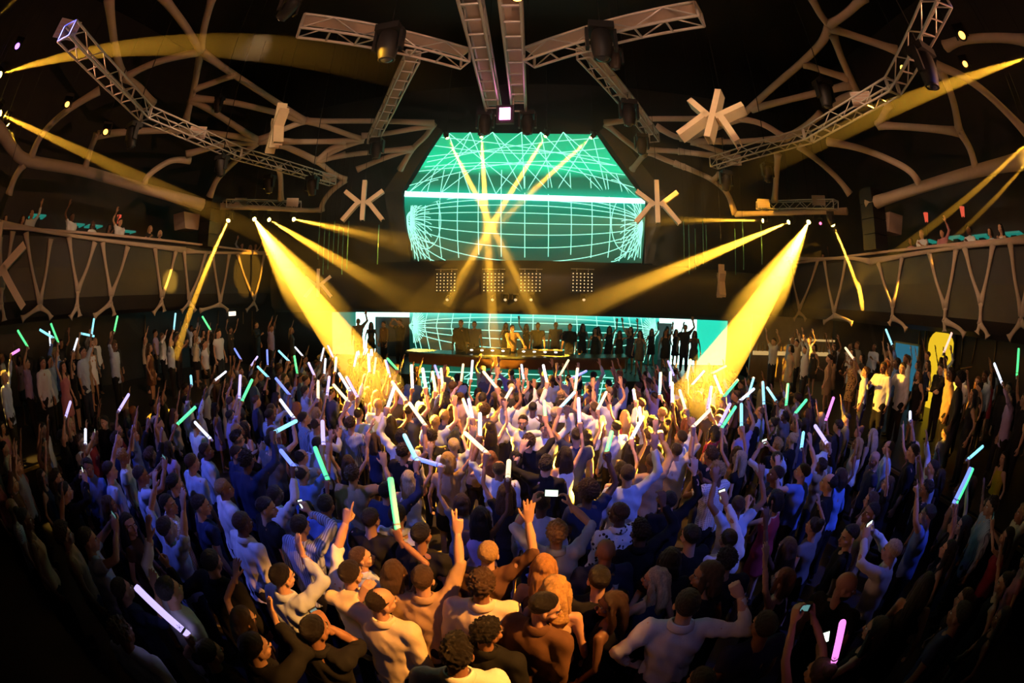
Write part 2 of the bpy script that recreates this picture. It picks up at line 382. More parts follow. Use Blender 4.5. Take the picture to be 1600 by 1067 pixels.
# dark surround cheeks beside the screen
for side, P in (('left', [(628, 300), (690, 203), (676, 195), (600, 300), (622, 410), (642, 410)]), ('right', [(1012, 312), (936, 206), (950, 195), (1040, 305), (1020, 412), (1006, 412)])):
    V = [scr(*p) + np.array([0, -0.05, 0]) for p in P]; n = len(V); V2 = [v + np.array([0, .5, 0]) for v in V]
    F = [tuple(range(n)), tuple(n + i for i in range(n))] + [(i, (i + 1) % n, n + (i + 1) % n, n + i) for i in range(n)]
    o = MB().add(V + V2, F).build('screen_surround', M_DARK, smooth=False); tag(o, 'dark slanting cheek framing the %s edge of the green screen' % side, 'surround', kind='structure')

# ------------------------------------------------------------------ stage LED wall
sw = thing('stage_led_wall', 'teal wireframe LED wall behind the booth with white end panels', 'screen')
E_ST = emis('stage_wall_content', None, 1.0, grad=[(0, (0, .03, .022)), (.5, (0, .045, .03)), (.8, (0, .22, .17)), (.93, (.05, .8, .65)), (1, (.2, 1.1, .95))])
def flat_panel(name, x0, x1, z0, z1, y, m, parent, th=0.1):
    V = [(x0, y, z0), (x1, y, z0), (x1, y, z1), (x0, y, z1), (x0, y + th, z0), (x1, y + th, z0), (x1, y + th, z1), (x0, y + th, z1)]
    me = mesh_np(name, V, [(0, 1, 2, 3), (5, 4, 7, 6), (0, 4, 5, 1), (3, 2, 6, 7), (1, 5, 6, 2), (0, 3, 7, 4)], [m], None, False, [(0, 0), (1, 0), (1, 1), (0, 1)] * 2)
    return link(name, me, parent)
zb, zt, yw = 1.12, 3.1, 17.4
xa, xb = at(556, 500, Y=yw)[0], at(1113, 500, Y=yw)[0]; x1, x2 = at(640, 500, Y=yw)[0], at(1030, 500, Y=yw)[0]; x3 = at(585, 500, Y=yw)[0]; x4 = at(1089, 500, Y=yw)[0]
flat_panel('main_panel', x1, x2, zb, zt, yw, E_ST, sw)
flat_panel('white_end_panel', xa, x3, zb, zt, yw, E_WHITE, sw); flat_panel('white_end_panel', x2 + .6, x4, zb, zt, yw, E_WHITE, sw)
flat_panel('teal_end_panel', x4 + .05, x4 + 1.5, zb, zt, yw, E_TEAL, sw); flat_panel('teal_end_panel', xa - 1.3, xa - .05, zb, zt, yw + .05, emis('dim_teal', (0.02, .5, .38), .45), sw)
flat_panel('white_strip', x3, x1, zt - .25, zt, yw, E_WHITE, sw); flat_panel('white_strip', x2, x2 + .6, zt - .25, zt, yw, E_WHITE, sw)
W = []
zc = 2.5
for A in (-.9, -.5, -.15, .2, .42): W.append([(s, A * math.sqrt(max(0, 1 - s * s))) for s in np.sin(np.linspace(-1.57, 1.57, 50))])
for s in np.linspace(-.97, .97, 17): W.append([(math.sin(s * 1.45) * (1 - .05 * abs(t)), t) for t in np.linspace(-1.3, .55, 14)])
for sg in (-1, 1):
    for a in np.linspace(-1.5, 1.5, 23): W.append([(-sg * .97 + sg * r * math.cos(a) * .5 * .3, r * math.sin(a)) for r in np.linspace(.03, .75, 8)])
hw = (x2 - x1) / 2; mx_ = (x1 + x2) / 2
stuff(wires(W, .035, lambda a, b: np.array([mx_ + a * hw, yw - .03, zc + b]), lambda a, b: abs(a) <= 1 and zb < zc + b < zt, np.zeros(3)).build('wireframe_graphic', E_WIRE, sw, smooth=False))
MB().box(((x3 + x1) / 2, yw + .3, 2.0), (x1 - x3, .1, 2.0)).build('dark_doorway', M_BLACK, sw, smooth=False)

# ------------------------------------------------------------------ booth
booth = thing('dj_booth', 'curved booth with glowing teal wireframe front facing the crowd', 'booth', (0, 13.0, 0))
ang = np.linspace(-1.0, 1.0, 25); bx = 3.45 * np.sin(ang * 1.25) / math.sin(1.25); by = 13.0 - 0.9 * np.cos(ang * 1.25) / 1 + 0.9 * math.cos(1.25) * 0 + 0.5
def wallstrip(z0, z1, off, th, m, name, uvs=False):
    V = []; UV = []
    for x, y in zip(bx, by):
        for z in (z0, z1): V.append((x * (1 + off / 3.45), y - 13.0 - off, z)); UV.append(((x + 3.5) / 7, 0 if z == z0 else 1))
    n = len(bx); F = [(2 * i, 2 * i + 2, 2 * i + 3, 2 * i + 1) for i in range(n - 1)]
    V2 = [(a, b + th, c) for a, b, c in V]; F2 = [tuple(2 * n + i for i in f[::-1]) for f in F]
    E_ = [(2 * i + 1, 2 * i + 3, 2 * n + 2 * i + 3, 2 * n + 2 * i + 1) for i in range(n - 1)] + [(2 * i, 2 * n + 2 * i, 2 * n + 2 * i + 2, 2 * i + 2) for i in range(n - 1)] + [(0, 1, 2 * n + 1, 2 * n), (2 * n - 2, 4 * n - 2, 4 * n - 1, 2 * n - 1)]
    return link(name, mesh_np(name, V + V2, F + F2 + E_, [m], None, False, UV + UV), booth)
E_BF = emis('booth_front_content', None, 1.0, grad=[(0, (0, .08, .05)), (.6, (0, .16, .09)), (1, (0, .10, .06))])
wallstrip(0.0, 1.55, 0.0, .1, E_BF, 'led_front'); wallstrip(1.55, 1.88, .03, .15, mat('brown_fascia', (.10, .045, .02), .5), 'fascia_rail'); wallstrip(1.88, 1.94, .12, .9, mat('counter_top', (.09, .11, .10), .25, var=.3, scale=12), 'counter_top')
W = []
for A in np.linspace(-.9, .9, 7): W.append([(s, A * .7 * (1 - .3 * s * s)) for s in np.linspace(-1, 1, 40)])
for s in np.linspace(-1, 1, 19): W.append([(s + .06 * t, t) for t in np.linspace(-.75, .75, 6)]); 
for s in np.linspace(-1, 1, 9): W.append([(s + .35 * t, t) for t in np.linspace(-.75, .75, 12)])
def bmap(a, b):
    i = (a + 1) / 2 * (len(bx) - 1); return np.array([np.interp(i, range(len(bx)), bx), np.interp(i, range(len(by)), by) - 13.0 - .02, .78 + b])
stuff(wires(W, .03, bmap, lambda a, b: abs(a) <= 1 and abs(b) < .75, np.zeros(3)).build('wireframe_graphic', E_WIRE, booth, smooth=False))
for xx in (-0.85, .78):
    p = thing('dj_deck', 'dj player deck with white lit buttons on the booth counter, %s of the two' % ('left' if xx < 0 else 'right'), 'dj deck', (xx, 13.25, 1.94))
    cs_ = MB().box((0, 0, .07), (1.4, .42, .14)).build('case', M_BLACK, p, smooth=False)
    for k in range(4):
        MB().lathe([(0, .02), (.08, .02), (.09, 0)], 14, c=(-.5 + k * .33, 0, .14)).build('jog_wheel', M_ALU, cs_)
        MB().ell((-.5 + k * .33, -.22, .1), (.05, .012, .025), 8, 5).build('button_light', emis('button_white', (1, 1, .9), 4), cs_)

# ------------------------------------------------------------------ trusses
_cyl = MB().tube([(0, 0, 0), (0, 0, 1)], 1.0, 7).mesh('bar', [M_ALU])
def bar(parent, a, b, r, name, me=None):
    a = np.array(a); b = np.array(b); R = frame(b - a); L_ = np.linalg.norm(b - a)
    M = m4(R, a) @ Matrix.Diagonal((r, r, L_, 1)); return link(name, me or _cyl, parent, M=M)
def truss(label, P, hw=0.17, up=(0, 0, 1), step=0.45, r=0.028, boards=True, mat_=None):
    """box truss along polyline P: four chords, rungs and zigzag braces, each its own bar."""
    t = thing('lighting_truss', label, 'truss'); P = [np.array(p) for p in P]
    for k in range(len(P) - 1):
        a, b = P[k], P[k + 1]; d = unit(b - a); s = unit(np.cross(d, up)); u = np.cross(s, d); L_ = np.linalg.norm(b - a); n = max(2, int(L_ / step))
        C = [(-1, -1), (1, -1), (1, 1), (-1, 1)]
        for i, j in C: bar(t, a + (s * i + u * j) * hw, b + (s * i + u * j) * hw, r, 'chord')
        for q in range(n + 1):
            c = a + d * L_ * q / n
            bar(t, c + (-s - u) * hw, c + (s - u) * hw, r * .75, 'rung')
            if q < n:
                c2 = a + d * L_ * (q + 1) / n; sg = 1 if q % 2 else -1
                bar(t, c + (-s + u * sg) * hw, c2 + (-s - u * sg) * hw, r * .55, 'brace'); bar(t, c + (s + u * sg) * hw, c2 + (s - u * sg) * hw, r * .55, 'brace')
        bar(t, a + (-s + u) * hw, a + (s + u) * hw, r, 'end_bar'); bar(t, b + (-s + u) * hw, b + (s + u) * hw, r, 'end_bar'); bar(t, b + (-s - u) * hw, b + (-s + u) * hw, r, 'end_bar'); bar(t, b + (s - u) * hw, b + (s + u) * hw, r, 'end_bar')
        bar(t, a + (-s - u) * hw, a + (-s + u) * hw, r, 'end_bar'); bar(t, a + (s - u) * hw, a + (s + u) * hw, r, 'end_bar')
        if boards:
            Mb = np.array([s, d, u]).T
            MB().box((a + b) / 2 + u * hw * .95, (hw * 1.9, L_, .03), Mb).build('cable_tray', M_BEIGE, t, smooth=False)
    return t
ZT = 9.6
truss('ladder truss over the room axis, left of the central pair', [at(722, -60, z=ZT), at(772, 172, z=ZT)], .2, step=.55, r=.04)
truss('ladder truss over the room axis, right of the central pair', [at(793, -60, z=ZT), at(811, 165, z=ZT)], .2, step=.55, r=.04)
truss('cross bar truss of the left hanging T', [at(470, 40, z=9.4), at(727, 92, z=9.4)], .2, step=.6, r=.035)
truss('leg truss of the left hanging T reaching towards the stage', [at(645, 88, z=9.4), at(607, 168, z=9.4), at(582, 218, z=9.2)], .17, step=.5, r=.03)
truss('cross bar truss of the right hanging T', [at(827, 90, z=9.4), at(1093, 22, z=9.4)], .2, step=.6, r=.035)
truss('leg truss of the right hanging T reaching towards the stage', [at(912, 82, z=9.4), at(985, 165, z=9.4), at(1022, 215, z=9.2)], .17, step=.5, r=.03)
ZA = 7.9
truss('long bent truss running along the left side of the ceiling', [at(105, 48, z=ZA), at(200, 148, z=ZA), at(228, 178, z=ZA), at(372, 240, z=ZA), at(520, 283, z=ZA)], .15, step=.4, r=.024, boards=False)
truss('long bent truss running along the right side of the ceiling', [at(1468, -6, z=ZA), at(1395, 135, z=ZA), at(1262, 212, z=ZA), at(1115, 255, z=ZA)], .15, step=.4, r=.024, boards=False)
truss('short truss above the left row of yellow beam lights', [at(351, 319, X=-10.2), at(467, 321, Y=14.6)], .15, step=.4, r=.024, boards=False)
truss('short truss above the right row of yellow beam lights', [at(1186, 322, Y=14.6), at(1306, 320, X=10.2)], .15, step=.4, r=.024, boards=False)
# hanging wires
def wire(label, a, b, r=.008):
    o = MB().tube([a, (np.array(a) + np.array(b)) / 2, b], r, 5).build('suspension_cable', M_BLACK); tag(o, label, 'cable')

# ------------------------------------------------------------------ ceiling lattice
def lattice(side, polys, rim):
    t = thing('ceiling_lattice', 'pale branching organic lattice under the dark %s ceiling' % side, 'ceiling lattice')
    for P, r in [(p, .125) for p in polys] + [(rim[0], .2), (rim[1], .11)]:
        Q = smooth_path([at_dome(*p) for p in P], 5); n = len(Q); tt = np.linspace(-1, 1, n)
        R = r * (0.85 + 0.35 * np.abs(tt) ** 4)
        MB().tube(Q, R, 8).build('strut', M_LATT, t)
    return t
def c1(*p): return [(x * .3375, y * .3375) for x, y in p]
def c2(*p): return [(440 + x * .25, y * .25) for x, y in p]
def c3(*p): return [(780 + x * .25, y * .25) for x, y in p]
def c4(*p): return [(1060 + x * .3375, y * .3375) for x, y in p]
lattice('left', [c1((930, 240), (945, 130), (985, -20)), c1((930, 235), (850, 110), (750, -20)), c1((930, 240), (720, 290), (575, 360)), c1((930, 240), (895, 420), (860, 560)),
    c1((930, 240), (1090, 350), (1290, 480), (1410, 560)), c1((895, 415), (980, 385), (1085, 345)), c1((885, 455), (1050, 470), (1290, 525), (1400, 560)), c1((880, 460), (990, 520), (1190, 650)),
    c1((1410, 560), (1600, 560)) + c2((950, 770)), c2((150, 752), (330, 810), (510, 875)), c2((510, 875), (250, 885), (0, 885)), c2((510, 875), (360, 930), (215, 1005)), c2((215, 1005), (440, 965), (820, 930)),
    c2((950, 775), (900, 850), (820, 930), (740, 1060)), c2((500, 850), (680, 830), (940, 785)), c2((-60, 880), (60, 935), (215, 1005)), c2((470, 1060), (640, 990), (820, 930)), c1((1190, 650), (1310, 600), (1410, 560)), c1((1190, 655), (1400, 655), (1600, 655)), c1((1190, 650), (1050, 625), (850, 605), (600, 610), (450, 625)),
    c1((1190, 660), (1040, 670), (860, 715)), c1((575, 360), (540, 250), (505, -10)), c1((575, 360), (640, 400), (710, 480)), c1((460, 420), (300, 520), (190, 630), (140, 740)), c1((450, 620), (420, 690), (390, 795)),
    c1((665, 865), (690, 810), (790, 745), (880, 742)), c1((970, 910), (1010, 825), (1090, 745), (1190, 660)), c1((1290, 670), (1380, 700), (1470, 745)), c1((1470, 745), (1540, 800), (1600, 832)), c1((1600, 832), (1530, 890), (1495, 940), (1488, 975)), c1((1300, 925), (1300, 840), (1290, 770)), c1((40, 900), (70, 820), (110, 760)), c1((1470, 745), (1530, 690), (1600, 672)), c1((1480, 745), (1600, 715))],
    [c1((-60, 560), (0, 605), (60, 690), (135, 745), (380, 790), (650, 868), (935, 948)), c1((1020, 955), (1390, 972), (1490, 972))])
lattice('right', [c4((700, 120), (660, 70), (610, -20)), c4((700, 115), (780, 60), (860, -15)), c4((700, 130), (870, 185), (1015, 235)), c4((700, 120), (660, 200), (570, 290), (430, 410), (310, 520), (285, 548)), c3((660, 768), (900, 745), (1200, 742)) + c4((285, 548)), c4((285, 548), (180, 590), (60, 632)), c4((285, 548), (390, 575), (495, 638)),
    c4((715, 160), (760, 280), (830, 440)), c4((580, 295), (680, 330), (790, 365)), c4((340, 505), (600, 440), (805, 392)), c4((700, 495), (760, 455), (830, 430)), c4((500, 638), (580, 590), (660, 528)), c4((60, 655), (280, 655), (500, 640)), c4((90, 662), (160, 690), (230, 715)), c4((0, 700), (110, 715), (230, 732)),
    c4((-20, 755), (80, 795), (160, 835), (225, 895), (262, 990)), c4((160, 835), (190, 808)), c4((460, 715), (455, 800), (445, 930)), c4((555, 675), (660, 755), (740, 830), (795, 900)), c4((690, 655), (850, 690), (1000, 750), (1080, 800), (1122, 865)), c4((980, 480), (925, 580)), c4((925, 580), (1100, 590), (1300, 610)), c4((1300, 610), (1270, 460), (1215, 320)), c4((1300, 605), (1350, 690), (1380, 795)),
    c4((1200, 305), (1300, 345), (1400, 410), (1510, 510), (1610, 615)), c4((1235, 215), (1320, 185), (1480, 175), (1620, 190)), c3((665, 775), (780, 870), (905, 965)), c3((980, 790), (1130, 860), (1290, 820), (1450, 742)), c3((1130, 862), (1250, 885), (1400, 882)), c3((925, 935), (1100, 945), (1410, 982)), c3((935, 952), (1040, 1000), (1160, 1045)), c3((1200, 885), (1330, 930), (1440, 968)), c3((905, 965), (870, 1010), (830, 1060))],
    [c4((880, 948), (1120, 868), (1380, 792), (1620, 738)), c4((265, 992), (500, 985), (780, 978))])
HAZEBOX = True
# ------------------------------------------------------------------ hanging emblem signs (two mirrored letters K sharing a stem)
def kk_sign(label, c, h, rot, depth=.22, cable=2.0):
    t = thing('hanging_emblem', label, 'sign', M=m4(rot, c))
    w_ = .105 * h
    def beam_(a, b, name='arm'):
        a = np.array([a[0] * h, 0, a[1] * h]); b = np.array([b[0] * h, 0, b[1] * h]); d = unit(b - a); L_ = np.linalg.norm(b - a); s = np.cross(d, [0, 1, 0])
        q = w_ / 2; e = depth / 2; k = w_ * .16     # open-backed channel profile swept along the bar
        prof = [(-q, -e), (q, -e), (q, e), (q - k, e), (q - k, -e + k), (-q + k, -e + k), (-q + k, e), (-q, e)]
        V = [z + s * u + np.array([0, v, 0]) for z in (a, b) for u, v in prof]; n = 8
        mb = MB().add(V, [(i, (i + 1) % n, n + (i + 1) % n, n + i) for i in range(n)] + [(0, 7, 6, 5), (0, 5, 4, 1), (1, 4, 3, 2), (8, 13, 14, 15), (8, 9, 12, 13), (9, 10, 11, 12)])
        mb.build(name, M_CREAM, t, smooth=False)
    beam_((0, -.5), (0, .5), 'stem')
    for s in (-1, 1):
        beam_((s * .06, -.09), (s * .47, .23)); beam_((s * .10, -.02), (s * .50, -.5))
    bar(t, (0, 0, h * .49), np.array([0, 0, h * .49]) + np.array(rot).T @ np.array([0, 0, 14.46 - c[2] - h * .46]), .008, 'cable', _wire)
    return t
_wire = MB().tube([(0, 0, 0), (0, 0, 1)], 1.0, 5).mesh('cable', [M_BLACK])
def rotm(rx=0, ry=0, rz=0): return np.array((Matrix.Rotation(math.radians(rz), 3, 'Z') @ Matrix.Rotation(math.radians(ry), 3, 'Y') @ Matrix.Rotation(math.radians(rx), 3, 'X')))
kk_sign('cream emblem sign hanging at the left of the green screen', at(568, 313, Y=12.5), 1.36, rotm(rz=18))
kk_sign('cream emblem sign hanging in front of the right edge of the green screen', at(1027, 315, Y=12.5), 1.36, rotm(rz=-12))
kk_sign('large tilted gold-lined emblem sign under the right ceiling lattice', at(1117, 181, Y=8.5), 1.45, rotm(rx=-14, ry=14, rz=-40), .34)
kk_sign('emblem sign seen nearly edge-on over the left bent truss', at(434, 196, Y=9.0), 1.35, rotm(ry=8, rz=-42), .3)
kk_sign('small cream emblem sign low on the left behind a wide yellow beam', at(497, 442, Y=13.2), 1.0, rotm(rz=25))
kk_sign('emblem sign seen edge-on low on the right before the dark band', at(1127, 438, Y=13.2), 1.05, rotm(rz=74), .2)
kk_sign('emblem sign cut by the left picture edge before the balcony fascia', at(-6, 416, X=-10.2), 1.9, rotm(rz=75), .25)

# ------------------------------------------------------------------ lamp fixtures
_lens_l = MB().lathe([(0, 0), (.085, 0)], 16).mesh('lens', [E_LENS])
def fixture(label, pos, aim, lit=None, s=1.0, group=None, drop=.28, hang=14.5):
    """hanging moving-head lamp: base box, yoke of two arms, barrel, lens."""
    pos = np.array(pos); d = unit(np.array(aim) - pos)
    t = thing('moving_head_lamp', label, 'stage light', pos, group=group)
    R = frame(d); yaw = math.atan2(d[1], d[0]) - math.pi / 2; Ry = rotm(rz=math.degrees(yaw))
    MB().box((0, 0, drop * s), (.34 * s, .34 * s, .12 * s), Ry).build('base', M_BLACK, t, smooth=False)
    for sg in (-1, 1): MB().box(Ry @ np.array([sg * .19 * s, 0, .10 * s]), (.045 * s, .12 * s, .36 * s), Ry).build('yoke_arm', M_BLACK, t, smooth=False)
    if hang > pos[2] + .4: bar(t, (0, 0, drop * s), (0, 0, hang - pos[2]), .013, 'hanger_pole', _wire)
    brl = MB().lathe([(0, -.27 * s), (.09 * s, -.26 * s), (.13 * s, -.2 * s), (.15 * s, -.05 * s), (.14 * s, .1 * s), (.115 * s, .2 * s), (.12 * s, .235 * s), (.10 * s, .24 * s), (.095 * s, .215 * s)], 16, R).build('barrel', M_BLACK, t)
    MB().lathe([(0, .275 * s), (.05 * s, .262 * s), (.085 * s, .24 * s), (.098 * s, .215 * s)], 16, R).build('lens', lit or mat('dark_lens', (.03, .035, .05), .08, var=.05), brl)
    return t, pos + d * .26 * s, d
def spot(name, pos, aim, deg, power, col, blend=.15, radius=.05, parent=None):
    l = bpy.data.lights.new(name, 'SPOT'); l.energy = power; l.color = col; l.spot_size = math.radians(deg); l.spot_blend = blend; l.shadow_soft_size = radius
    o = bpy.data.objects.new(name, l); COL.objects.link(o); o.matrix_basis = m4(frame(-(np.array(aim) - np.array(pos))), pos); return o
YEL = (1.0, .46, .03)
HAZE = bpy.data.materials.new('stage_haze'); HAZE.use_nodes = True
_n = HAZE.node_tree; _n.nodes.remove(_n.nodes['Principled BSDF']); _v = _n.nodes.new('ShaderNodeVolumeScatter')
_v.inputs['Density'].default_value = .11; _v.inputs['Anisotropy'].default_value = 0.1; _v.inputs['Color'].default_value = (1, 1, 1, 1)
_n.links.new(_v.outputs[0], _n.nodes['Material Output'].inputs['Volume'])
HAZE2 = HAZE.copy(); HAZE2.name = 'thin_haze'; HAZE2.node_tree.nodes['Volume Scatter'].inputs['Density'].default_value = .035
BP = 7.0
def faded(src_mat, name):
    m = src_mat.copy(); m.name = name; nt = m.node_tree; N, L = nt.nodes, nt.links; v = N['Volume Scatter']
    tc = N.new('ShaderNodeTexCoord'); sp = N.new('ShaderNodeSeparateXYZ'); L.new(tc.outputs['Object'], sp.inputs[0])
    mr = N.new('ShaderNodeMapRange'); mr.interpolation_type = 'SMOOTHSTEP'; mr.inputs[1].default_value = .35; mr.inputs[2].default_value = 1.0; mr.inputs[3].default_value = v.inputs['Density'].default_value; mr.inputs[4].default_value = 0
    L.new(sp.outputs[2], mr.inputs[0]); L.new(mr.outputs[0], v.inputs['Density']); return m
HAZE.node_tree.nodes['Volume Scatter'].inputs['Density'].default_value = .11
HAZEL = HAZE.copy(); HAZEL.name = 'light_haze'; HAZEL.node_tree.nodes['Volume Scatter'].inputs['Density'].default_value = .055
HAZEF = faded(HAZE, 'stage_haze_thinning'); HAZE2F = faded(HAZE2, 'thin_haze_thinning')
def beam(label, src, dst, half, power, haze=HAZE, col=YEL, ext=1.0, s=.8, pool=0):
    t, p, d = fixture('lamp of the ' + label, src, dst, E_LENS, s)
    dst = p + (np.array(dst) - p) * ext
    L_ = np.linalg.norm(dst - p); r0 = .055; th = math.tan(math.radians(half)); back = r0 / th
    spot('beam_light', p + d * .04 * s, dst, 2 * max(half + .9, 2.9, pool), power * BP * (1.5 / max(half, .8)) ** .7, col, .3, .03)
    mb = MB(); k = .02 / L_; mb.tube([(0, 0, k), (0, 0, .5), (0, 0, 1)], [r0 * .6, r0 * .4 + th * L_ * .5, th * L_], 20)
    o = mb.build('haze_beam', haze, smooth=True, M=m4(frame(d), p) @ Matrix.Diagonal((1, 1, L_, 1))); tag(o, label, 'light beam', 'yellow light beams in the haze', 'stuff')
    return o
def lrow(x, y): return at(x, y, r=np.interp(x, [351, 467], [np.linalg.norm(at(351, 319, X=-10.2) - CAM), np.linalg.norm(at(467, 321, Y=14.6) - CAM)]))
def rrow(x, y): return at(x, y, r=np.interp(x, [1186, 1306], [np.linalg.norm(at(1186, 322, Y=14.6) - CAM), np.linalg.norm(at(1306, 320, X=10.2) - CAM)]))
beam('narrow yellow beam slanting down onto the left platform guests', lrow(359, 340), at(274, 560, z=2.2), 1.1, 14000)
beam('wide yellow beam falling on the crowd left of the booth', lrow(396, 340), at(600, 616, z=1.75), 2.8, 120000, HAZEL, pool=6.2)
beam('yellow beam crossing before the dark band left of the booth', lrow(417, 341), at(655, 482, Y=11.5), 2.0, 16000, HAZEF)
beam('thin flat yellow beam running to the green screen from the left row', lrow(456, 342), at(672, 390, Y=11), 1.0, 9000, HAZEF)
beam('flat yellow beam running left behind the right emblem sign', rrow(1198, 345), at(1010, 346, Y=14.2), 1.0, 7000, HAZEF)
beam('long yellow beam slanting across the stage front from the right row', rrow(1237, 345), at(800, 528, Y=11.6), 1.9, 36000, HAZEF)
beam('widest yellow beam falling on the crowd right of the booth', rrow(1265, 344), at(1080, 632, z=1.75), 3.3, 130000, HAZEL, pool=6.8)
beam('narrow yellow beam falling on the right platform guests', rrow(1298, 344), at(1376, 570, z=2.2), 1.2, 14000)
ZH = 15.0
beam('yellow beam from the top left of the screen slanting right', at(697, 212, Y=14.6), at(836, 492, Y=13.4), 1.1, 20000, s=.6)
beam('near vertical yellow beam dropping past the screen onto the booth', at(752, 210, Y=14.6), at(776, 585, Y=12.2), 1.2, 22000, s=.6)
beam('yellow beam from the top of the screen slanting left', at(855, 209, Y=14.6), at(697, 477, Y=13.6), 1.25, 22000, s=.6)
beam('thin yellow beam from the top right of the screen slanting left', at(927, 212, Y=14.6), at(716, 412, Y=13.8), 1.1, 15000, HAZEF, s=.6)
beam('bowed-looking yellow beam high across the left ceiling', at(-6, 119, X=-10.8), at(760, 150, Y=8), 2.0, 11000, HAZE2F, s=.9)
beam('yellow beam slanting across the left balcony from the picture edge', at(-6, 175, X=-10.8), at(645, 472, Y=10.5), 1.3, 12000, HAZE2F, s=.9)
beam('faint thin yellow beam falling before the left fascia', at(10, 188, X=-10.6), at(232, 535, z=2.4), .8, 3500, HAZE2, s=.6)
beam('short yellow beam in the top left picture corner', at(-40, 58, X=-10.8), at(90, -50, z=13), 2.0, 10000, HAZE2, s=.9)
beam('broad yellow beam high across the right ceiling', at(1612, 88, X=10.8), at(1090, 305, Y=9), 2.0, 14000, HAZE2F, s=.9)
beam('thin yellow beam slanting before the right fascia', at(1612, 215, X=10.8), at(1230, 505, Y=11), 1.0, 6000, HAZE2F, s=.7)
beam('faintest yellow beam below the thin one at the right edge', at(1612, 245, X=10.7), at(1370, 470, Y=9.5), .8, 2500, HAZE2F, s=.6)
# unlit heads on the trusses
for lab, p, s in [('unlit lamp hanging from the left central ladder truss', at(758, 195, z=9.0), 1.3), ('unlit lamp hanging from the right central ladder truss', at(824, 195, z=9.0), 1.3),
                  ('boxy unlit lamp under the cross bar of the left T', at(606, 72, z=8.8), 1.5), ('boxy unlit lamp under the cross bar of the right T', at(940, 70, z=8.8), 1.5), ('small lamp behind the right T cross bar', at(961, 95, z=9.1), .9),
                  ('unlit lamp at the stage end of the left T leg', at(588, 235, z=8.6), 1.2), ('unlit lamp midway on the right T leg', at(983, 180, z=8.8), 1.3), ('unlit lamp at the stage end of the right T leg', at(1003, 228, z=8.6), 1.1),
                  ('unlit lamp at the stage end of the left bent truss', at(487, 293, z=7.3), 1.1), ('unlit lamp under the left bent truss beneath the edge-on emblem', at(420, 290, z=7.3), 1.0), ('unlit lamp under the middle of the left bent truss', at(345, 262, z=7.3), 1.0), ('unlit lamp under the bend of the left bent truss', at(205, 215, z=7.3), 1.0),
                  ('unlit lamp behind the left lattice', at(340, 165, z=9.5), .9), ('unlit lamp under the bend of the right bent truss', at(1450, 110, z=7.3), 1.2), ('unlit lamp behind the right lattice above the truss', at(1290, 150, z=8.6), 1.2), ('unlit lamp under the stage end of the right bent truss', at(1135, 285, z=7.3), 1.0), ('unlit lamp under the middle of the right bent truss', at(1200, 272, z=7.3), .9)]:
    fixture(lab, p, p + np.array([0, 1.0 if s < 1.2 else .4, -3]), None, s)
# coloured lamps
for lab, p, m, s in [('orange lamp glowing under the left lattice', at(105, 163, z=8.2), E_AMBER, .7), ('second orange lamp glowing lower on the left lattice', at(165, 206, z=7.6), E_AMBER, .7), ('violet lamp at the far left of the ceiling', at(27, 72, X=-10.9), E_PURPLE, .9),
                     ('red-orange lamp glowing under the right lattice', at(1508, 100, z=8.8), E_AMBER, .7), ('amber oval lamp beside the right bent truss', at(1503, 55, z=9.2), E_AMBER, .9), ('small pink lamp between the right row of beam lights', rrow(1282, 349), emis('pink_lamp', (1, .1, .25), 5), .5)]:
    fixture(lab, p, CAM + (p - CAM) * .3, m, s)
p = at(789, 178, z=8.9); t = thing('led_panel_lamp', 'square pink and white LED lamp between the central ladder trusses', 'stage light', p)
bar(t, (-.22, .06, .2), (-.22, .06, .95), .03, 'hanger'); bar(t, (.22, .06, .2), (.22, .06, .95), .03, 'hanger'); MB().box((0, .06, 0), (.5, .14, .6)).build('case', M_BLACK, t, smooth=False); MB().box((0, -.02, 0), (.3, .04, .38)).build('led_face', E_PINK, t, smooth=False)
for k, (x, y, z_) in enumerate([(290, 282, 7.5), (350, 286, 7.5), (1330, 195, 7.8)]):
    pass
# flood panels on the trusses
for lab, p in [('pale slatted flood lamp at the outer end of the left bent truss', at(105, 46, z=8.1)), ('pale slatted flood lamp midway on the left bent truss', at(309, 207, z=8.1)), ('slatted flood lamp on the right bent truss', at(1346, 155, z=8.1)), ('flood lamp at the stage end of the right bent truss', at(1146, 250, z=8.1)), ('flood lamp at the stage end of the left bent truss', at(514, 277, z=8.1)),
               ('flood lamp on the left end of the left short truss', at(376, 316, X=-10.15)), ('flood lamp on the right end of the left short truss', at(457, 316, Y=13.9)), ('flood lamp on the left end of the right short truss', at(1193, 318, Y=13.9)), ('flood lamp near the right end of the right short truss', at(1279, 313, X=9.9))]:
    d = unit(p - CAM); t = thing('flood_lamp', lab, 'flood lamp', M=m4(frame(-d), p))
    hs_ = MB().box((0, 0, -.06), (.5, .34, .1)).build('housing', M_ALU, t, smooth=False)
    for k in range(5): MB().box((0, -.13 + k * .065, .0), (.44, .035, .02)).build('louvre', M_BEIGE, hs_, smooth=False)

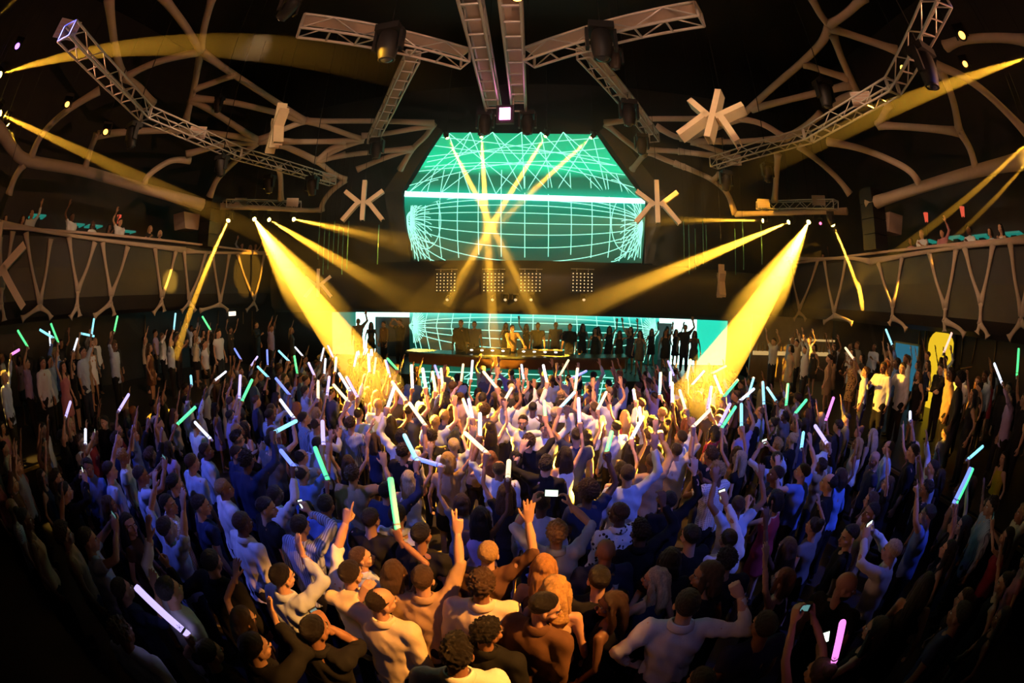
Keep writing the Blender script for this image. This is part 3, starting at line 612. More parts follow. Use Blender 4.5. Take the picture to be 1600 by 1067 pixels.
# blinder panels on the centre band with small lamps below
for k, x in enumerate((697, 771, 829, 910)):
    p = at(x, 441, Y=14.55); t = thing('blinder_panel', 'perforated lamp panel on the dark band, %s of four' % ORD[k], 'lamp panel', p, group='blinder panels above the booth')
    fr_ = MB().box((0, 0, 0), (.78, .08, .72)).build('frame', M_BLACK, t, smooth=False)
    for i in range(6):
        for j in range(6): MB().ell((-.32 + .128 * i, -.045, -.29 + .116 * j), (.022, .012, .022), 6, 4).build('bulb', E_DOT, fr_)
    bar(t, (-.4, 0, .45), (.4, 0, .45), .02, 'hanger_bar'); bar(t, (-.2, 0, .3), (-.2, 0, .48), .015, 'hanger'); bar(t, (.2, 0, .3), (.2, 0, .48), .015, 'hanger')
for k, x in enumerate((700, 770, 790, 806, 830, 912)):
    p = at(x, 466, Y=14.5); fixture('small lamp under the blinder panels, %s from the left' % ORD[k], p, p + np.array([0, -2, -1]), emis('dim_warm_lamp', (1, .7, .35), .8), .55, hang=0)
# glass rods hanging both sides of the screen
for sx, xs in ((-1, (500, 508, 515, 523, 530, 537, 545, 592)), (1, (1068, 1076, 1086, 1098, 1103, 1148, 1160, 1189))):
    for k, x in enumerate(xs):
        a = at(x, 345 + (k % 3) * 6, Y=14.0); b = at(x, 405 + (k * 7 % 4) * 8, Y=14.0); b[0] = a[0]
        o = MB().tube([a, (a + b) / 2, b], .018, 6).build('glass_rod', M_GLASS); bar(o, a, (a[0], a[1], 14.45), .006, 'wire', _wire); tag(o, 'hanging glass rod %s of the screen, %s from the left' % ('left' if sx < 0 else 'right', ORD[k]), 'rod', 'hanging glass rods')
# wall below the balconies: brass strips, bar, doorway, curtain with spot light painted as glow
def strip(px0, px1, k, **kw):
    a, b = at(*px0, **kw), at(*px1, **kw); o = MB().tube([a, (a + b) / 2, b], .022, 6).build('brass_strip', M_GOLD); tag(o, 'thin brass strip on the wall under the balcony, %s counted from the left' % ORD[k], 'wall strip', 'brass wall strips')
ST = [((227, 492), (227, 540), -1), ((293, 490), (293, 540), -1), ((341, 486), (341, 508), -1), ((380, 487), (380, 506), -1), ((394, 486), (394, 524), -1), ((430, 486), (430, 514), -1), ((1381, 512), (1379, 554), 1), ((1437, 517), (1434, 552), 1), ((1446, 517), (1444, 540), 1), ((1505, 522), (1500, 570), 1), ((1526, 526), (1518, 568), 1), ((1557, 530), (1552, 572), 1), ((1501, 576), (1519, 573), 1)]
for k, (a, b, s) in enumerate(ST): strip(a, b, k, X=s * (XW - .05))
bar_ = thing('back_bar', 'backlit drinks bar glowing under the right balcony', 'bar', (0, 0, 0))
a, b = at(1176, 552, Y=14.9), at(1345, 560, Y=14.9)
bx0, bx1 = a[0], min(b[0], 13.3)
flat_panel('back_wall', bx0, bx1, 0, 3.4, 15.1, mat('bar_stone', (.20, .17, .13), .5, var=.3, scale=3), bar_)
flat_panel('lit_counter', bx0, bx1, 1.90, 2.05, 14.8, E_SHELF, bar_)
flat_panel('lit_shelf', at(1233, 530, Y=14.9)[0], 13.2, 2.50, 2.58, 14.75, E_SHELF, bar_)
_bot = MB().lathe([(0, 0), (.04, 0), (.045, .02), (.045, .18), (.018, .24), (.016, .31), (0, .31)], 8).mesh('bottle', [mat('bottle_glass', (.25, .16, .06), .15, var=.2)])
for k in range(18):
    x = bx0 + .2 + k * (bx1 - bx0 - .4) / 17; o = link('bottle', _bot, None, (x, 14.86, 2.05)); tag(o, 'bottle on the lit bar counter, %s from the left' % ORD[k], 'bottle', 'bottles on the bar')
for k in range(6):
    x = np.interp(k, [0, 5], [at(1240, 530, Y=14.9)[0], 13.0]); o = link('bottle', _bot, None, (x, 14.8, 2.58)); tag(o, 'bottle on the upper lit bar shelf, %s from the left' % ORD[k], 'bottle', 'bottles on the shelf')
p0, p1 = at(1445, 585, X=XW - .1), at(1490, 540, X=XW - .1)
cu = thing('spot_glow_alcove', 'yellow curved alcove, spot light painted as glow, behind the right platform guests', 'alcove', (XW - .06, (p0[1] + p1[1]) / 2, 1.0))
w2 = abs(p0[1] - p1[1]) / 2; n = 10
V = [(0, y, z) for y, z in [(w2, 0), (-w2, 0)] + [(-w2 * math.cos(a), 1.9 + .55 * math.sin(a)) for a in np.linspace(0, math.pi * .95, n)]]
V2 = [(.06, y, z) for _, y, z in V]; n = len(V); MB().add(V + V2, [tuple(range(n))[::-1], tuple(n + i for i in range(n))] + [(i, (i + 1) % n, n + (i + 1) % n, n + i) for i in range(n)]).build('curtain', E_SPOTGLOW, cu, smooth=False)
MB().box((-.02, -w2 - .06, 1.2), (.1, .08, 2.5)).build('jamb', M_BLACK, cu, smooth=False); MB().box((-.02, w2 + .06, 1.2), (.1, .08, 2.5)).build('jamb', M_BLACK, cu, smooth=False)
p0, p1 = at(1395, 572, X=XW - .1), at(1436, 550, X=XW - .1)
dw = thing('window_1', 'blue lit window in a dark frame behind the right platform guests', None, (XW - .05, (p0[1] + p1[1]) / 2, 0)); dw['kind'] = 'structure'
hh = abs(p0[1] - p1[1]) / 2
MB().box((0, 0, 2.1), (.06, 2 * hh, 1.5)).build('pane', E_BLUEWIN, dw, smooth=False)
for dy in (-hh, hh): MB().box((-.02, dy, 2.1), (.1, .08, 1.6)).build('frame', M_GOLD, dw, smooth=False)
MB().box((-.02, 0, 2.88), (.1, 2 * hh, .06)).build('frame', M_GOLD, dw, smooth=False)
p = at(363, 490, X=-XW + .02); MB_ = MB().box(p, (.04, .5, .2)).build('lit_sign', E_EXIT, smooth=False); tag(MB_, 'small white lit sign under the left balcony', 'sign')
# balcony booth tables and lamps
for k, (x, y, sx) in enumerate([(57, 346, -1), (117, 359, -1), (145, 361, -1), (197, 369, -1), (1450, 378, 1), (1495, 372, 1), (1535, 370, 1), (1585, 366, 1)]):
    p = at(x, y, X=sx * 12.4); t = thing('balcony_table', 'teal lit table on the %s balcony, %s from the stage' % ('left' if sx < 0 else 'right', ORD[(3 - k) if k < 4 else k - 4]), 'table', (p[0], p[1], 4.56 if sx < 0 else 4.42), group='lit balcony tables')
    MB().box((0, 0, p[2] - 4.42), (.5, .6, .05)).build('lit_top', E_TABLE, t, smooth=False); MB().box((0, 0, (p[2] - 4.46) / 2), (.2, .2, p[2] - 4.46)).build('leg', M_BLACK, t, smooth=False)
for k, (x, y, sx) in enumerate([(185, 350, -1), (1448, 348, 1), (1505, 340, 1)]):
    p = at(x, y, X=sx * 12.4); t = thing('balcony_lamp', 'red shaded lamp standing on the %s balcony%s' % ('left' if sx < 0 else 'right', ['', ', nearer the stage', ', nearer the picture edge'][k]), 'lamp', (p[0], p[1], 4.42))
    MB().tube([(0, 0, 0), (0, 0, p[2] - 4.3)], .03, 6).build('pole', M_BLACK, t); MB().lathe([(.06, .0), (.09, .28), (.0, .3)], 12, c=(0, 0, p[2] - 4.4)).build('shade', emis('red_shade', (1, .12, .06), .7), t)
p = at(292, 348, X=-11.6); o = MB().add([(x + (.0 if z > 0 else .0), y * (1 if z > 0 else .7), z) for x in (-.35, .35) for y in (-.5, .5) for z in (-.28, .3)], [(0, 1, 3, 2), (4, 6, 7, 5), (0, 4, 5, 1), (2, 3, 7, 6), (0, 2, 6, 4), (1, 5, 7, 3)]).build('projector', M_LATT, loc=p, smooth=False); tag(o, 'pale tapered projector housing hanging at the left balcony corner', 'projector')
p = at(1387, 352, X=11.6); o = MB().add([(x, y * (1 if z > 0 else .7), z) for x in (-.35, .35) for y in (-.5, .5) for z in (-.28, .3)], [(0, 1, 3, 2), (4, 6, 7, 5), (0, 4, 5, 1), (2, 3, 7, 6), (0, 2, 6, 4), (1, 5, 7, 3)]).build('projector', M_BEIGE, loc=p, smooth=False); tag(o, 'dim tapered projector housing hanging at the right balcony corner', 'projector')

# ------------------------------------------------------------------ house lights (washes from lamps on the rig, some added to brighten)
def wash(lab, pos, aim, deg, power, col, s=1.0, blend=.6):
    t, p, d = fixture(lab, pos, aim, emis('wash_lens_%d_%d_%d' % tuple(int(c * 99) for c in col), col, 6), s)
    spot('wash_light', p + d * .12 * s, aim, deg, power, col, blend, .07)
BLU = (.13, .17, 1.0)
wash('blue wash lamp high above the left of the floor', (-6.5, -.5, 9.4), (-2.4, 5.2, 1.5), 44, 2400, BLU)
wash('blue wash lamp high above the right of the floor', (8.0, -.5, 9.4), (4.4, 5.8, 1.5), 44, 2400, BLU)
wash('blue wash lamp above the middle of the floor', (1.0, -2.2, 9.0), (.8, 5.0, 1.5), 42, 220, (.36, .38, 1.0))
wash('warm spot lamp aimed at the front guests', (5.6, 1.2, 8.6), (.45, 2.1, 1.5), 17, 8000, (1, .38, .06), blend=.5)
wash('warm wash lamp over the middle crowd', (.5, 6.4, 9.6), (.7, 6.9, 1.5), 50, 8200, (1, .45, .09), blend=.8)
for sx, sd in ((-1, 'left'), (1, 'right')):
    wash('warm lamp on the %s rail washing the opposite lattice' % sd, (sx * 10.3, .3, 6.4), (-sx * 7, 7.5, 9.4), 75, 1900, (1, .42, .22), blend=.8)
    wash('added dim warm lamp brightening the %s fascia' % sd, (sx * 3.5, 5.0, 9.0), (sx * 11, 8, 4.6), 62, 800, (1, .6, .35), blend=.8)  # extra lamp added to lift the dark fascia panels
wash('warm lamp behind the camera facing the trusses', (1.0, -1.0, 6.4), (.5, 9, 9.6), 80, 1300, (1, .62, .42), blend=.8)
if HAZEBOX:
    hm_ = HAZE.copy(); hm_.name = 'room_haze'; hm_.node_tree.nodes['Volume Scatter'].inputs['Density'].default_value = .009
    o = MB().box((0, 13.2, 6.2), (21.6, 7.4, 8.0)).build('room_haze', hm_, smooth=False); tag(o, 'thin stage haze hanging before the big green screen', 'haze', kind='stuff')
wash('yellow spot lamp hitting raised hands at the left picture edge', (-10.4, .2, 9.0), at(14, 612, z=2.3), 9, 9000, (1, .55, .08), blend=.5)
for lab, q in (('emblem left of the green screen', at(568, 313, Y=12.5)), ('emblem right of the green screen', at(1027, 315, Y=12.5)), ('tilted emblem under the right lattice', at(1117, 181, Y=8.5)), ('low left emblem', at(497, 442, Y=13.2)), ('edge-on emblem over the left truss', at(434, 196, Y=9.0))):
    wash('added warm spot lamp brightening the ' + lab, (q[0] * .3 + .8, -1.6 + q[0] * .03, 7.4 + .2 * abs(q[0]) ** .5), q, 9, 2600, (1, .68, .38), .6, blend=.3)  # unseen lamps added only to brighten the emblem signs
wash('narrow yellow spot lamp drawing a disc on the left fascia', (8.5, 5.0, 8.8), at(265, 440, X=-11.0), 2.1, 130000, (1, .55, .06), .8, blend=.1)
# ------------------------------------------------------------------ people: figure builder
TMP = bpy.data.scenes.new('workbench')
def tris(F): F = np.asarray(F); return F if F.shape[1] == 3 else np.concatenate([F[:, [0, 1, 2]], F[:, [0, 2, 3]]])
def remesh(mb, voxel, it=2, fac=.5, dec=None):
    me = mb.mesh('tmp', []); o = bpy.data.objects.new('tmp', me); TMP.collection.objects.link(o)
    r = o.modifiers.new('r', 'REMESH'); r.mode = 'VOXEL'; r.voxel_size = voxel
    if it: s = o.modifiers.new('s', 'SMOOTH'); s.factor = fac; s.iterations = it
    if dec: d_ = o.modifiers.new('d', 'DECIMATE'); d_.ratio = dec; d_.use_collapse_triangulate = True
    vl = TMP.view_layers[0]; vl.update(); ev = o.evaluated_get(vl.depsgraph); m2 = ev.to_mesh()
    V = np.zeros(len(m2.vertices) * 3); m2.vertices.foreach_get('co', V); L_ = np.zeros(len(m2.loops), np.int32); m2.loops.foreach_get('vertex_index', L_)
    V = V.reshape(-1, 3).copy(); Fq = L_.reshape(-1, 4).copy() if len(L_) == 4 * len(m2.polygons) else L_.reshape(-1, 3).copy() if len(L_) == 3 * len(m2.polygons) else None
    if Fq is None: Fq = [tuple(p.vertices) for p in m2.polygons]
    ev.to_mesh_clear(); bpy.data.objects.remove(o); bpy.data.meshes.remove(me)
    return V, Fq
def normals(V, Fq):
    Fq = np.asarray(Fq); n = np.cross(V[Fq[:, 2]] - V[Fq[:, 0]], V[Fq[:, 3]] - V[Fq[:, 1]]); N_ = np.zeros_like(V)
    for j in range(4): np.add.at(N_, Fq[:, j], n)
    return N_ / (np.linalg.norm(N_, axis=1, keepdims=True) + 1e-12)
def wob(V, f, ph=0.0, k=(1, 1, 1)):
    x, y, z = (V * np.array(k) * f).T
    return (np.sin(x + 1.7 * np.sin(z * .7 + ph) + ph) * np.sin(y * 1.3 + 1.3 * np.sin(x * .8) + 2 * ph) + .6 * np.sin(z * 1.9 + 1.1 * np.sin(y * 1.2 + ph) + .5 * x)) / 1.6
def grid_mesh(name, V, Fq, mats, midx=None):
    Fq = np.asarray(Fq, np.int32); me = bpy.data.meshes.new(name); me.vertices.add(len(V)); me.loops.add(Fq.size); me.polygons.add(len(Fq))
    me.vertices.foreach_set('co', np.asarray(V, np.float32).ravel()); me.loops.foreach_set('vertex_index', Fq.ravel())
    me.polygons.foreach_set('loop_start', np.arange(0, Fq.size, Fq.shape[1], dtype=np.int32))
    for m in mats: me.materials.append(m)
    if midx is not None: me.polygons.foreach_set('material_index', np.asarray(midx, np.int32))
    me.polygons.foreach_set('use_smooth', np.ones(len(Fq), bool)); me.update(calc_edges=True); return me
M_SKIN = mat('skin', None, .5, objcol=True, var=.06, scale=9, bump=.03)
M_EYE = mat('eye_white', (.75, .72, .68), .3, var=.02); M_IRIS = mat('dark_eye', (.02, .015, .012), .3, var=.02); M_SHOE = mat('shoe_leather', (.02, .016, .014), .4, var=.1); M_LIP = mat('lips', (.42, .16, .13), .45, var=.05)
M_CLOTH = mat('cloth', None, .85, objcol=True, var=.08, scale=30, bump=.12, spec=.15)
M_STRIPE = mat('striped_cloth', None, .85, objcol=True, var=.05, scale=20, bump=.05, spec=.15, kind='stripe'); M_PLAID = mat('checked_cloth', None, .85, objcol=True, var=.05, scale=20, bump=.05, spec=.15, kind='plaid'); M_SPOTS = mat('spotted_cloth', None, .8, objcol=True, var=.05, scale=20, bump=.05, spec=.15, kind='spots')
M_HAIR = mat('hair_strands', None, .42, objcol=True, var=.6, scale=90, bump=.7, spec=.55, kind='hair')

# hands: wrist at origin, fingers +Z, palm faces +Y, thumb towards +X (left hand); mirrored in x for the right
def hand(kind, vox=.0058, it=2, dec=None):
    mb = MB(); mb.tube([(0, 0, -.07), (0, 0, -.02), (0, 0, .02)], np.array([[.030, .025], [.028, .022], [.034, .02]]), 10, flat=(0, 1, 0))
    mb.tube([(0, .0, .005), (0, .002, .05), (0, .0, .1)], np.array([[.034, .020], [.045, .019], [.043, .015]]), 12, flat=(0, 1, 0))
    curls = dict(open=[(8, 12, 8)] * 4, relax=[(25, 30, 20)] * 4, grip=[(72, 82, 55)] * 4, point=[(4, 6, 4)] + [(75, 85, 55)] * 3, victory=[(4, 5, 4)] * 2 + [(75, 85, 55)] * 2, phone=[(38, 40, 30)] * 4)[kind]
    for i, (x, l) in enumerate(zip((.032, .011, -.011, -.031), (.074, .082, .076, .06))):
        p = np.array([x, 0, .092]); a = 0; sp = math.radians((6, 1.5, -3, -8)[i]) * (1.6 if kind in ('open', 'victory') else .3); P = [p - np.array([0, 0, .02]), p]; R = [.0115, .0115]
        for c, f in zip(curls[i], (.45, .31, .24)):
            a += math.radians(c); d = np.array([math.sin(sp) * math.cos(a), math.sin(a), math.cos(a) * math.cos(sp)]); p = p + d * l * f * 1.1; P.append(p); R.append(.0105)
        R[-1] = .0085; mb.tube(P, R, 8); mb.ell(P[-1], (.0085,) * 3, 6, 4)
    th = {'open': [(.05, .006, .045), (.072, .012, .075), (.082, .016, .1)], 'relax': [(.045, .015, .045), (.055, .03, .075), (.055, .04, .1)]}.get(kind, [(.042, .022, .04), (.036, .048, .066), (.012, .054, .078)])
    mb.tube([(.025, .002, .018)] + th, [.017, .014, .012, .009], 8); mb.ell(th[-1], (.009,) * 3, 6, 4)
    V, Fq = remesh(mb, vox, it, dec=dec); return V, tris(Fq)
HANDS = {(k, d): hand(k, (.0066, .0105, .017)[d], (2, 1, 1)[d], (.5, .5, .35)[d]) for k in ('open', 'relax', 'grip', 'point', 'victory', 'phone') for d in (0, 1, 2)}
def head_mesh(sex, vox, dec):
    f = 1.0 if sex == 'm' else .95; mb = MB()
    mb.ell((0, -.012, .03), (.077, .098, .088), 16, 12); mb.ell((0, .016, -.028), (.062 * f, .074, .086), 16, 12); mb.ell((0, .03, -.074), (.05 * f * f, .052, .036), 14, 10); mb.ell((0, .068, -.097), (.022 * f, .018, .016))
    mb.tube([(0, .082, .012), (0, .1, -.012), (0, .113, -.034)], [.009, .011, .013], 8); mb.ell((0, .104, -.037), (.0185, .012, .009)); mb.ell((0, .07, .024), (.052, .026, .012)); 
    for s in (-1, 1): mb.ell((s * .045, .05, -.03), (.022, .026, .022)); mb.ell((s * .078, -.012, -.012), (.009, .021, .032), M=rotm(rz=-s * 18))
    mb.ell((0, .09, -.0625), (.023, .011, .0065)); mb.ell((0, .088, -.0725), (.02, .0105, .0065))
    mb.tube([(0, -.022, -.03), (0, -.028, -.11), (0, -.03, -.2)], [.054 * f * f, .053 * f * f, .06 * f * f], 14)
    V, Fq = remesh(mb, vox, 2, dec=dec); Fq = tris(Fq)
    for s in (-1, 1):
        d2 = ((V - np.array([s * .031, .088, .0])) ** 2 * np.array([1, .6, 1.6])).sum(1); V[:, 1] -= .012 * np.exp(-d2 / .013 ** 2)
    C = V[np.asarray(Fq)].mean(1); mi = np.where((np.abs(C[:, 0]) < .022) & (C[:, 1] > .088) & (C[:, 2] > -.0785) & (C[:, 2] < -.0575), 3, 0)
    ex = MB()
    for s in (-1, 1):
        ex.ell((s * .031, .074, 0), (.0125, .0135, .0095), 8, 6, mi=1); ex.ell((s * .031, .0845, 0), (.0055, .0045, .0055), 6, 4, mi=2); ex.tube([(s * .014, .094, .018), (s * .032, .092, .024), (s * .05, .078, .019)], [.003, .0042, .003], 5, mi=2)
    EF = [tuple(f) if len(f) == 4 else (f + (f[-1],))[:4] for f in ex.F]
    return V, np.asarray(Fq), mi, ex
def tri_ok(mb):                                   # ellipsoid poles and caps split so every face is a quad or triangle
    out = []; I = []
    for f, i in zip(mb.F, mb.I):
        if len(f) <= 4: out.append(f); I.append(i)
        else: 
            for k in range(1, len(f) - 1): out.append((f[0], f[k], f[k + 1])); I.append(i)
    return out, I
HEADS = {(s, d): head_mesh(s, (.0072, .012, .02)[d], (.55, .55, .5)[d]) for s in 'mf' for d in (0, 1, 2)}
# hair, in head space
def hair(style, vox=.0078):
    mb = MB(); mb.ell((0, -.015, .036), (.084, .106, .093), 20, 14)
    if style in ('long', 'wavy'):
        L_ = -.36 if style == 'long' else -.30
        mb.tube([(0, -.05, .05), (0, -.085, -.05), (0, -.105, -.18), (0, -.10, L_)], np.array([[.08, .05], [.095, .055], [.11 if style == 'long' else .125, .05], [.085, .028]]), 16, flat=(0, 1, 0))
        for s in (-1, 1): mb.tube([(s * .06, .02, .06), (s * .082, .005, -.02), (s * .088, -.02, -.13), (s * .085, .0, L_ * .85)], [.026, .03, .034, .02], 8)
    if style == 'tail': mb.tube([(0, -.1, .05), (0, -.15, .04), (0, -.155, -.06), (0, -.13, -.22)], [.025, .034, .036, .012], 10)
    if style == 'bob':
        mb.tube([(0, -.04, .05), (0, -.065, -.03), (0, -.075, -.12)], np.array([[.085, .06], [.097, .068], [.095, .055]]), 16, flat=(0, 1, 0))
        for s in (-1, 1): mb.tube([(s * .06, .03, .06), (s * .08, .02, -.03), (s * .076, .02, -.11)], [.028, .03, .02], 8)
    if style == 'bun': mb.ell((0, -.085, .11), (.05, .05, .045))
    if style == 'afro': mb.ell((0, -.02, .05), (.115, .13, .11), 16, 12)
    if style == 'spiky': mb.ell((0, .01, .095), (.06, .08, .05))
    V, Fq = remesh(mb, vox, 2); Fq = np.asarray(Fq); N_ = normals(V, Fq)
    if style in ('curly', 'afro'): V = V + N_ * (.012 * wob(V, 170) + .010 * wob(V, 95, 2.0) + .006)[:, None]
    elif style in ('wavy',): V = V + N_ * (.010 * wob(V, 60, .5, (1, 1, .35)) + .003 * wob(V, 160))[:, None]
    elif style == 'spiky': V = V + N_ * (.010 * wob(V, 150, 1.0, (1, 1, .5)))[:, None]
    elif style in ('long', 'bob', 'tail', 'bun'): V = V + N_ * (.004 * wob(V, 110, .3, (1, 1, .12)))[:, None]
    else: V = V + N_ * (.003 * wob(V, 140, .7))[:, None]
    if style not in ('afro',):
        hl = -.072 + (V[:, 1] + .1) * .86; t_ = np.clip((V[:, 2] - hl) / .032, 0, 1); back = style in ('long', 'wavy', 'bob') and True
        w_ = (1 - t_) * (V[:, 2] > hl - .02) * ((V[:, 1] > .02) if back else 1.0); V = V - N_ * (.011 * w_)[:, None]
    C = V[Fq].mean(1); line = -.072 + (C[:, 1] + .1) * .86; keep = C[:, 2] > line
    if style in ('long', 'wavy', 'bob'): keep |= (C[:, 1] < .03 + .02 * (np.abs(C[:, 0]) > .07)) & ~((np.abs(C[:, 0]) < .055) & (C[:, 1] > -.01))
    if style in ('tail',): keep |= C[:, 1] < -.115
    if style == 'balding': keep &= ~((C[:, 2] > .05) & (C[:, 1] > -.02 - .5 * (.06 - np.abs(C[:, 0]))))
    return grid_mesh('hair', V, Fq[keep], [M_HAIR])
HAIR = {s: hair(s) for s in ('short', 'curly', 'long', 'wavy', 'tail', 'bob', 'bun', 'afro', 'spiky', 'balding')}
def beard():
    mb = MB(); mb.ell((0, .026, -.07), (.058, .064, .048), 16, 12); V, Fq = remesh(mb, .006, 2); Fq = np.asarray(Fq); V = V + normals(V, Fq) * (.002 * wob(V, 200))[:, None]
    C = V[Fq].mean(1); keep = (C[:, 1] > -.01) & (C[:, 2] < -.05) & ~((np.abs(C[:, 0]) < .026) & (C[:, 2] > -.082) & (C[:, 1] > .06)); return grid_mesh('beard', V, Fq[keep], [M_HAIR])
BEARD = beard()
HAIRLOW = {s: hair(s, .021) for s in HAIR}
SH = {'m': np.array([.188, 0, 1.435]), 'f': np.array([.160, 0, 1.40])}
def ik(S, T, pole, a=.285, b=.262):
    v = T - S; d = np.linalg.norm(v)
    if d > (a + b) * .985: T = S + v / d * (a + b) * .985; v = T - S; d = np.linalg.norm(v)
    if d < .14: v = unit(v + 1e-3) * .14; T = S + v; d = .14
    x = (a * a - b * b + d * d) / (2 * d); h = math.sqrt(max(0, a * a - x * x)); u = v / d; p = np.array(pole, float); p = unit(p - u * (p @ u))
    return S + u * x + p * h, T
TOR = {'m': [(.84, .15, .112), (.94, .165, .12), (1.07, .152, .108), (1.2, .168, .118), (1.31, .186, .126), (1.39, .182, .112), (1.445, .125, .088), (1.49, .068, .062)],
       'f': [(.84, .16, .12), (.95, .172, .125), (1.07, .122, .092), (1.18, .132, .102), (1.28, .15, .115), (1.36, .148, .095), (1.415, .10, .075), (1.47, .05, .05)]}
ARM = {'m': (.057, .05, .042, .043, .029), 'f': (.042, .037, .033, .033, .023)}
# arm poses: wrist (right side, x>0), pole, finger direction, palm direction, hand shape
POSES = {
 'down': ((.27, .06, .90), (.3, -1, 0), (.05, .1, -1), (-1, .2, 0), 'relax'), 'up': ((.27, .12, 1.93), (.8, -.2, -.2), (-.05, .1, 1), (0, 1, 0), 'grip'), 'upfwd': ((.22, .30, 1.84), (.8, 0, -.4), (0, .45, 1), (0, .8, -.4), 'grip'),
 'upopen': ((.30, .12, 1.92), (.8, -.3, 0), (.1, .15, 1), (0, 1, 0), 'open'), 'bentup': ((.34, .22, 1.72), (.7, -.3, -.7), (-.1, .2, 1), (-.3, .9, 0), 'open'), 'point': ((.24, .22, 1.90), (.8, 0, -.3), (0, .3, 1), (0, 1, -.2), 'point'), 'victory': ((.26, .2, 1.90), (.8, 0, -.3), (0, .2, 1), (0, 1, -.2), 'victory'),
 'phone': ((.10, .34, 1.72), (.9, -.1, -.5), (-.35, .2, .9), (-.8, .3, 0), 'phone'), 'clap': ((.07, .34, 1.42), (.8, -.3, -.6), (-.15, .5, .9), (-1, 0, 0), 'open'), 'hip': ((.27, .02, 1.0), (1, -.7, .2), (-.7, .4, -.6), (-.3, .3, 0), 'relax'), 'cross': ((-.10, .24, 1.16), (1, -.2, -.4), (-.9, .2, .2), (0, -1, 0), 'relax'), 'drink': ((.16, .32, 1.30), (.7, -.3, -.8), (-.3, .5, .7), (-.9, .2, 0), 'grip'), 'deck': ((.26, .42, 1.08), (.7, -.6, .2), (0, .9, -.3), (0, -.2, -1), 'relax')}
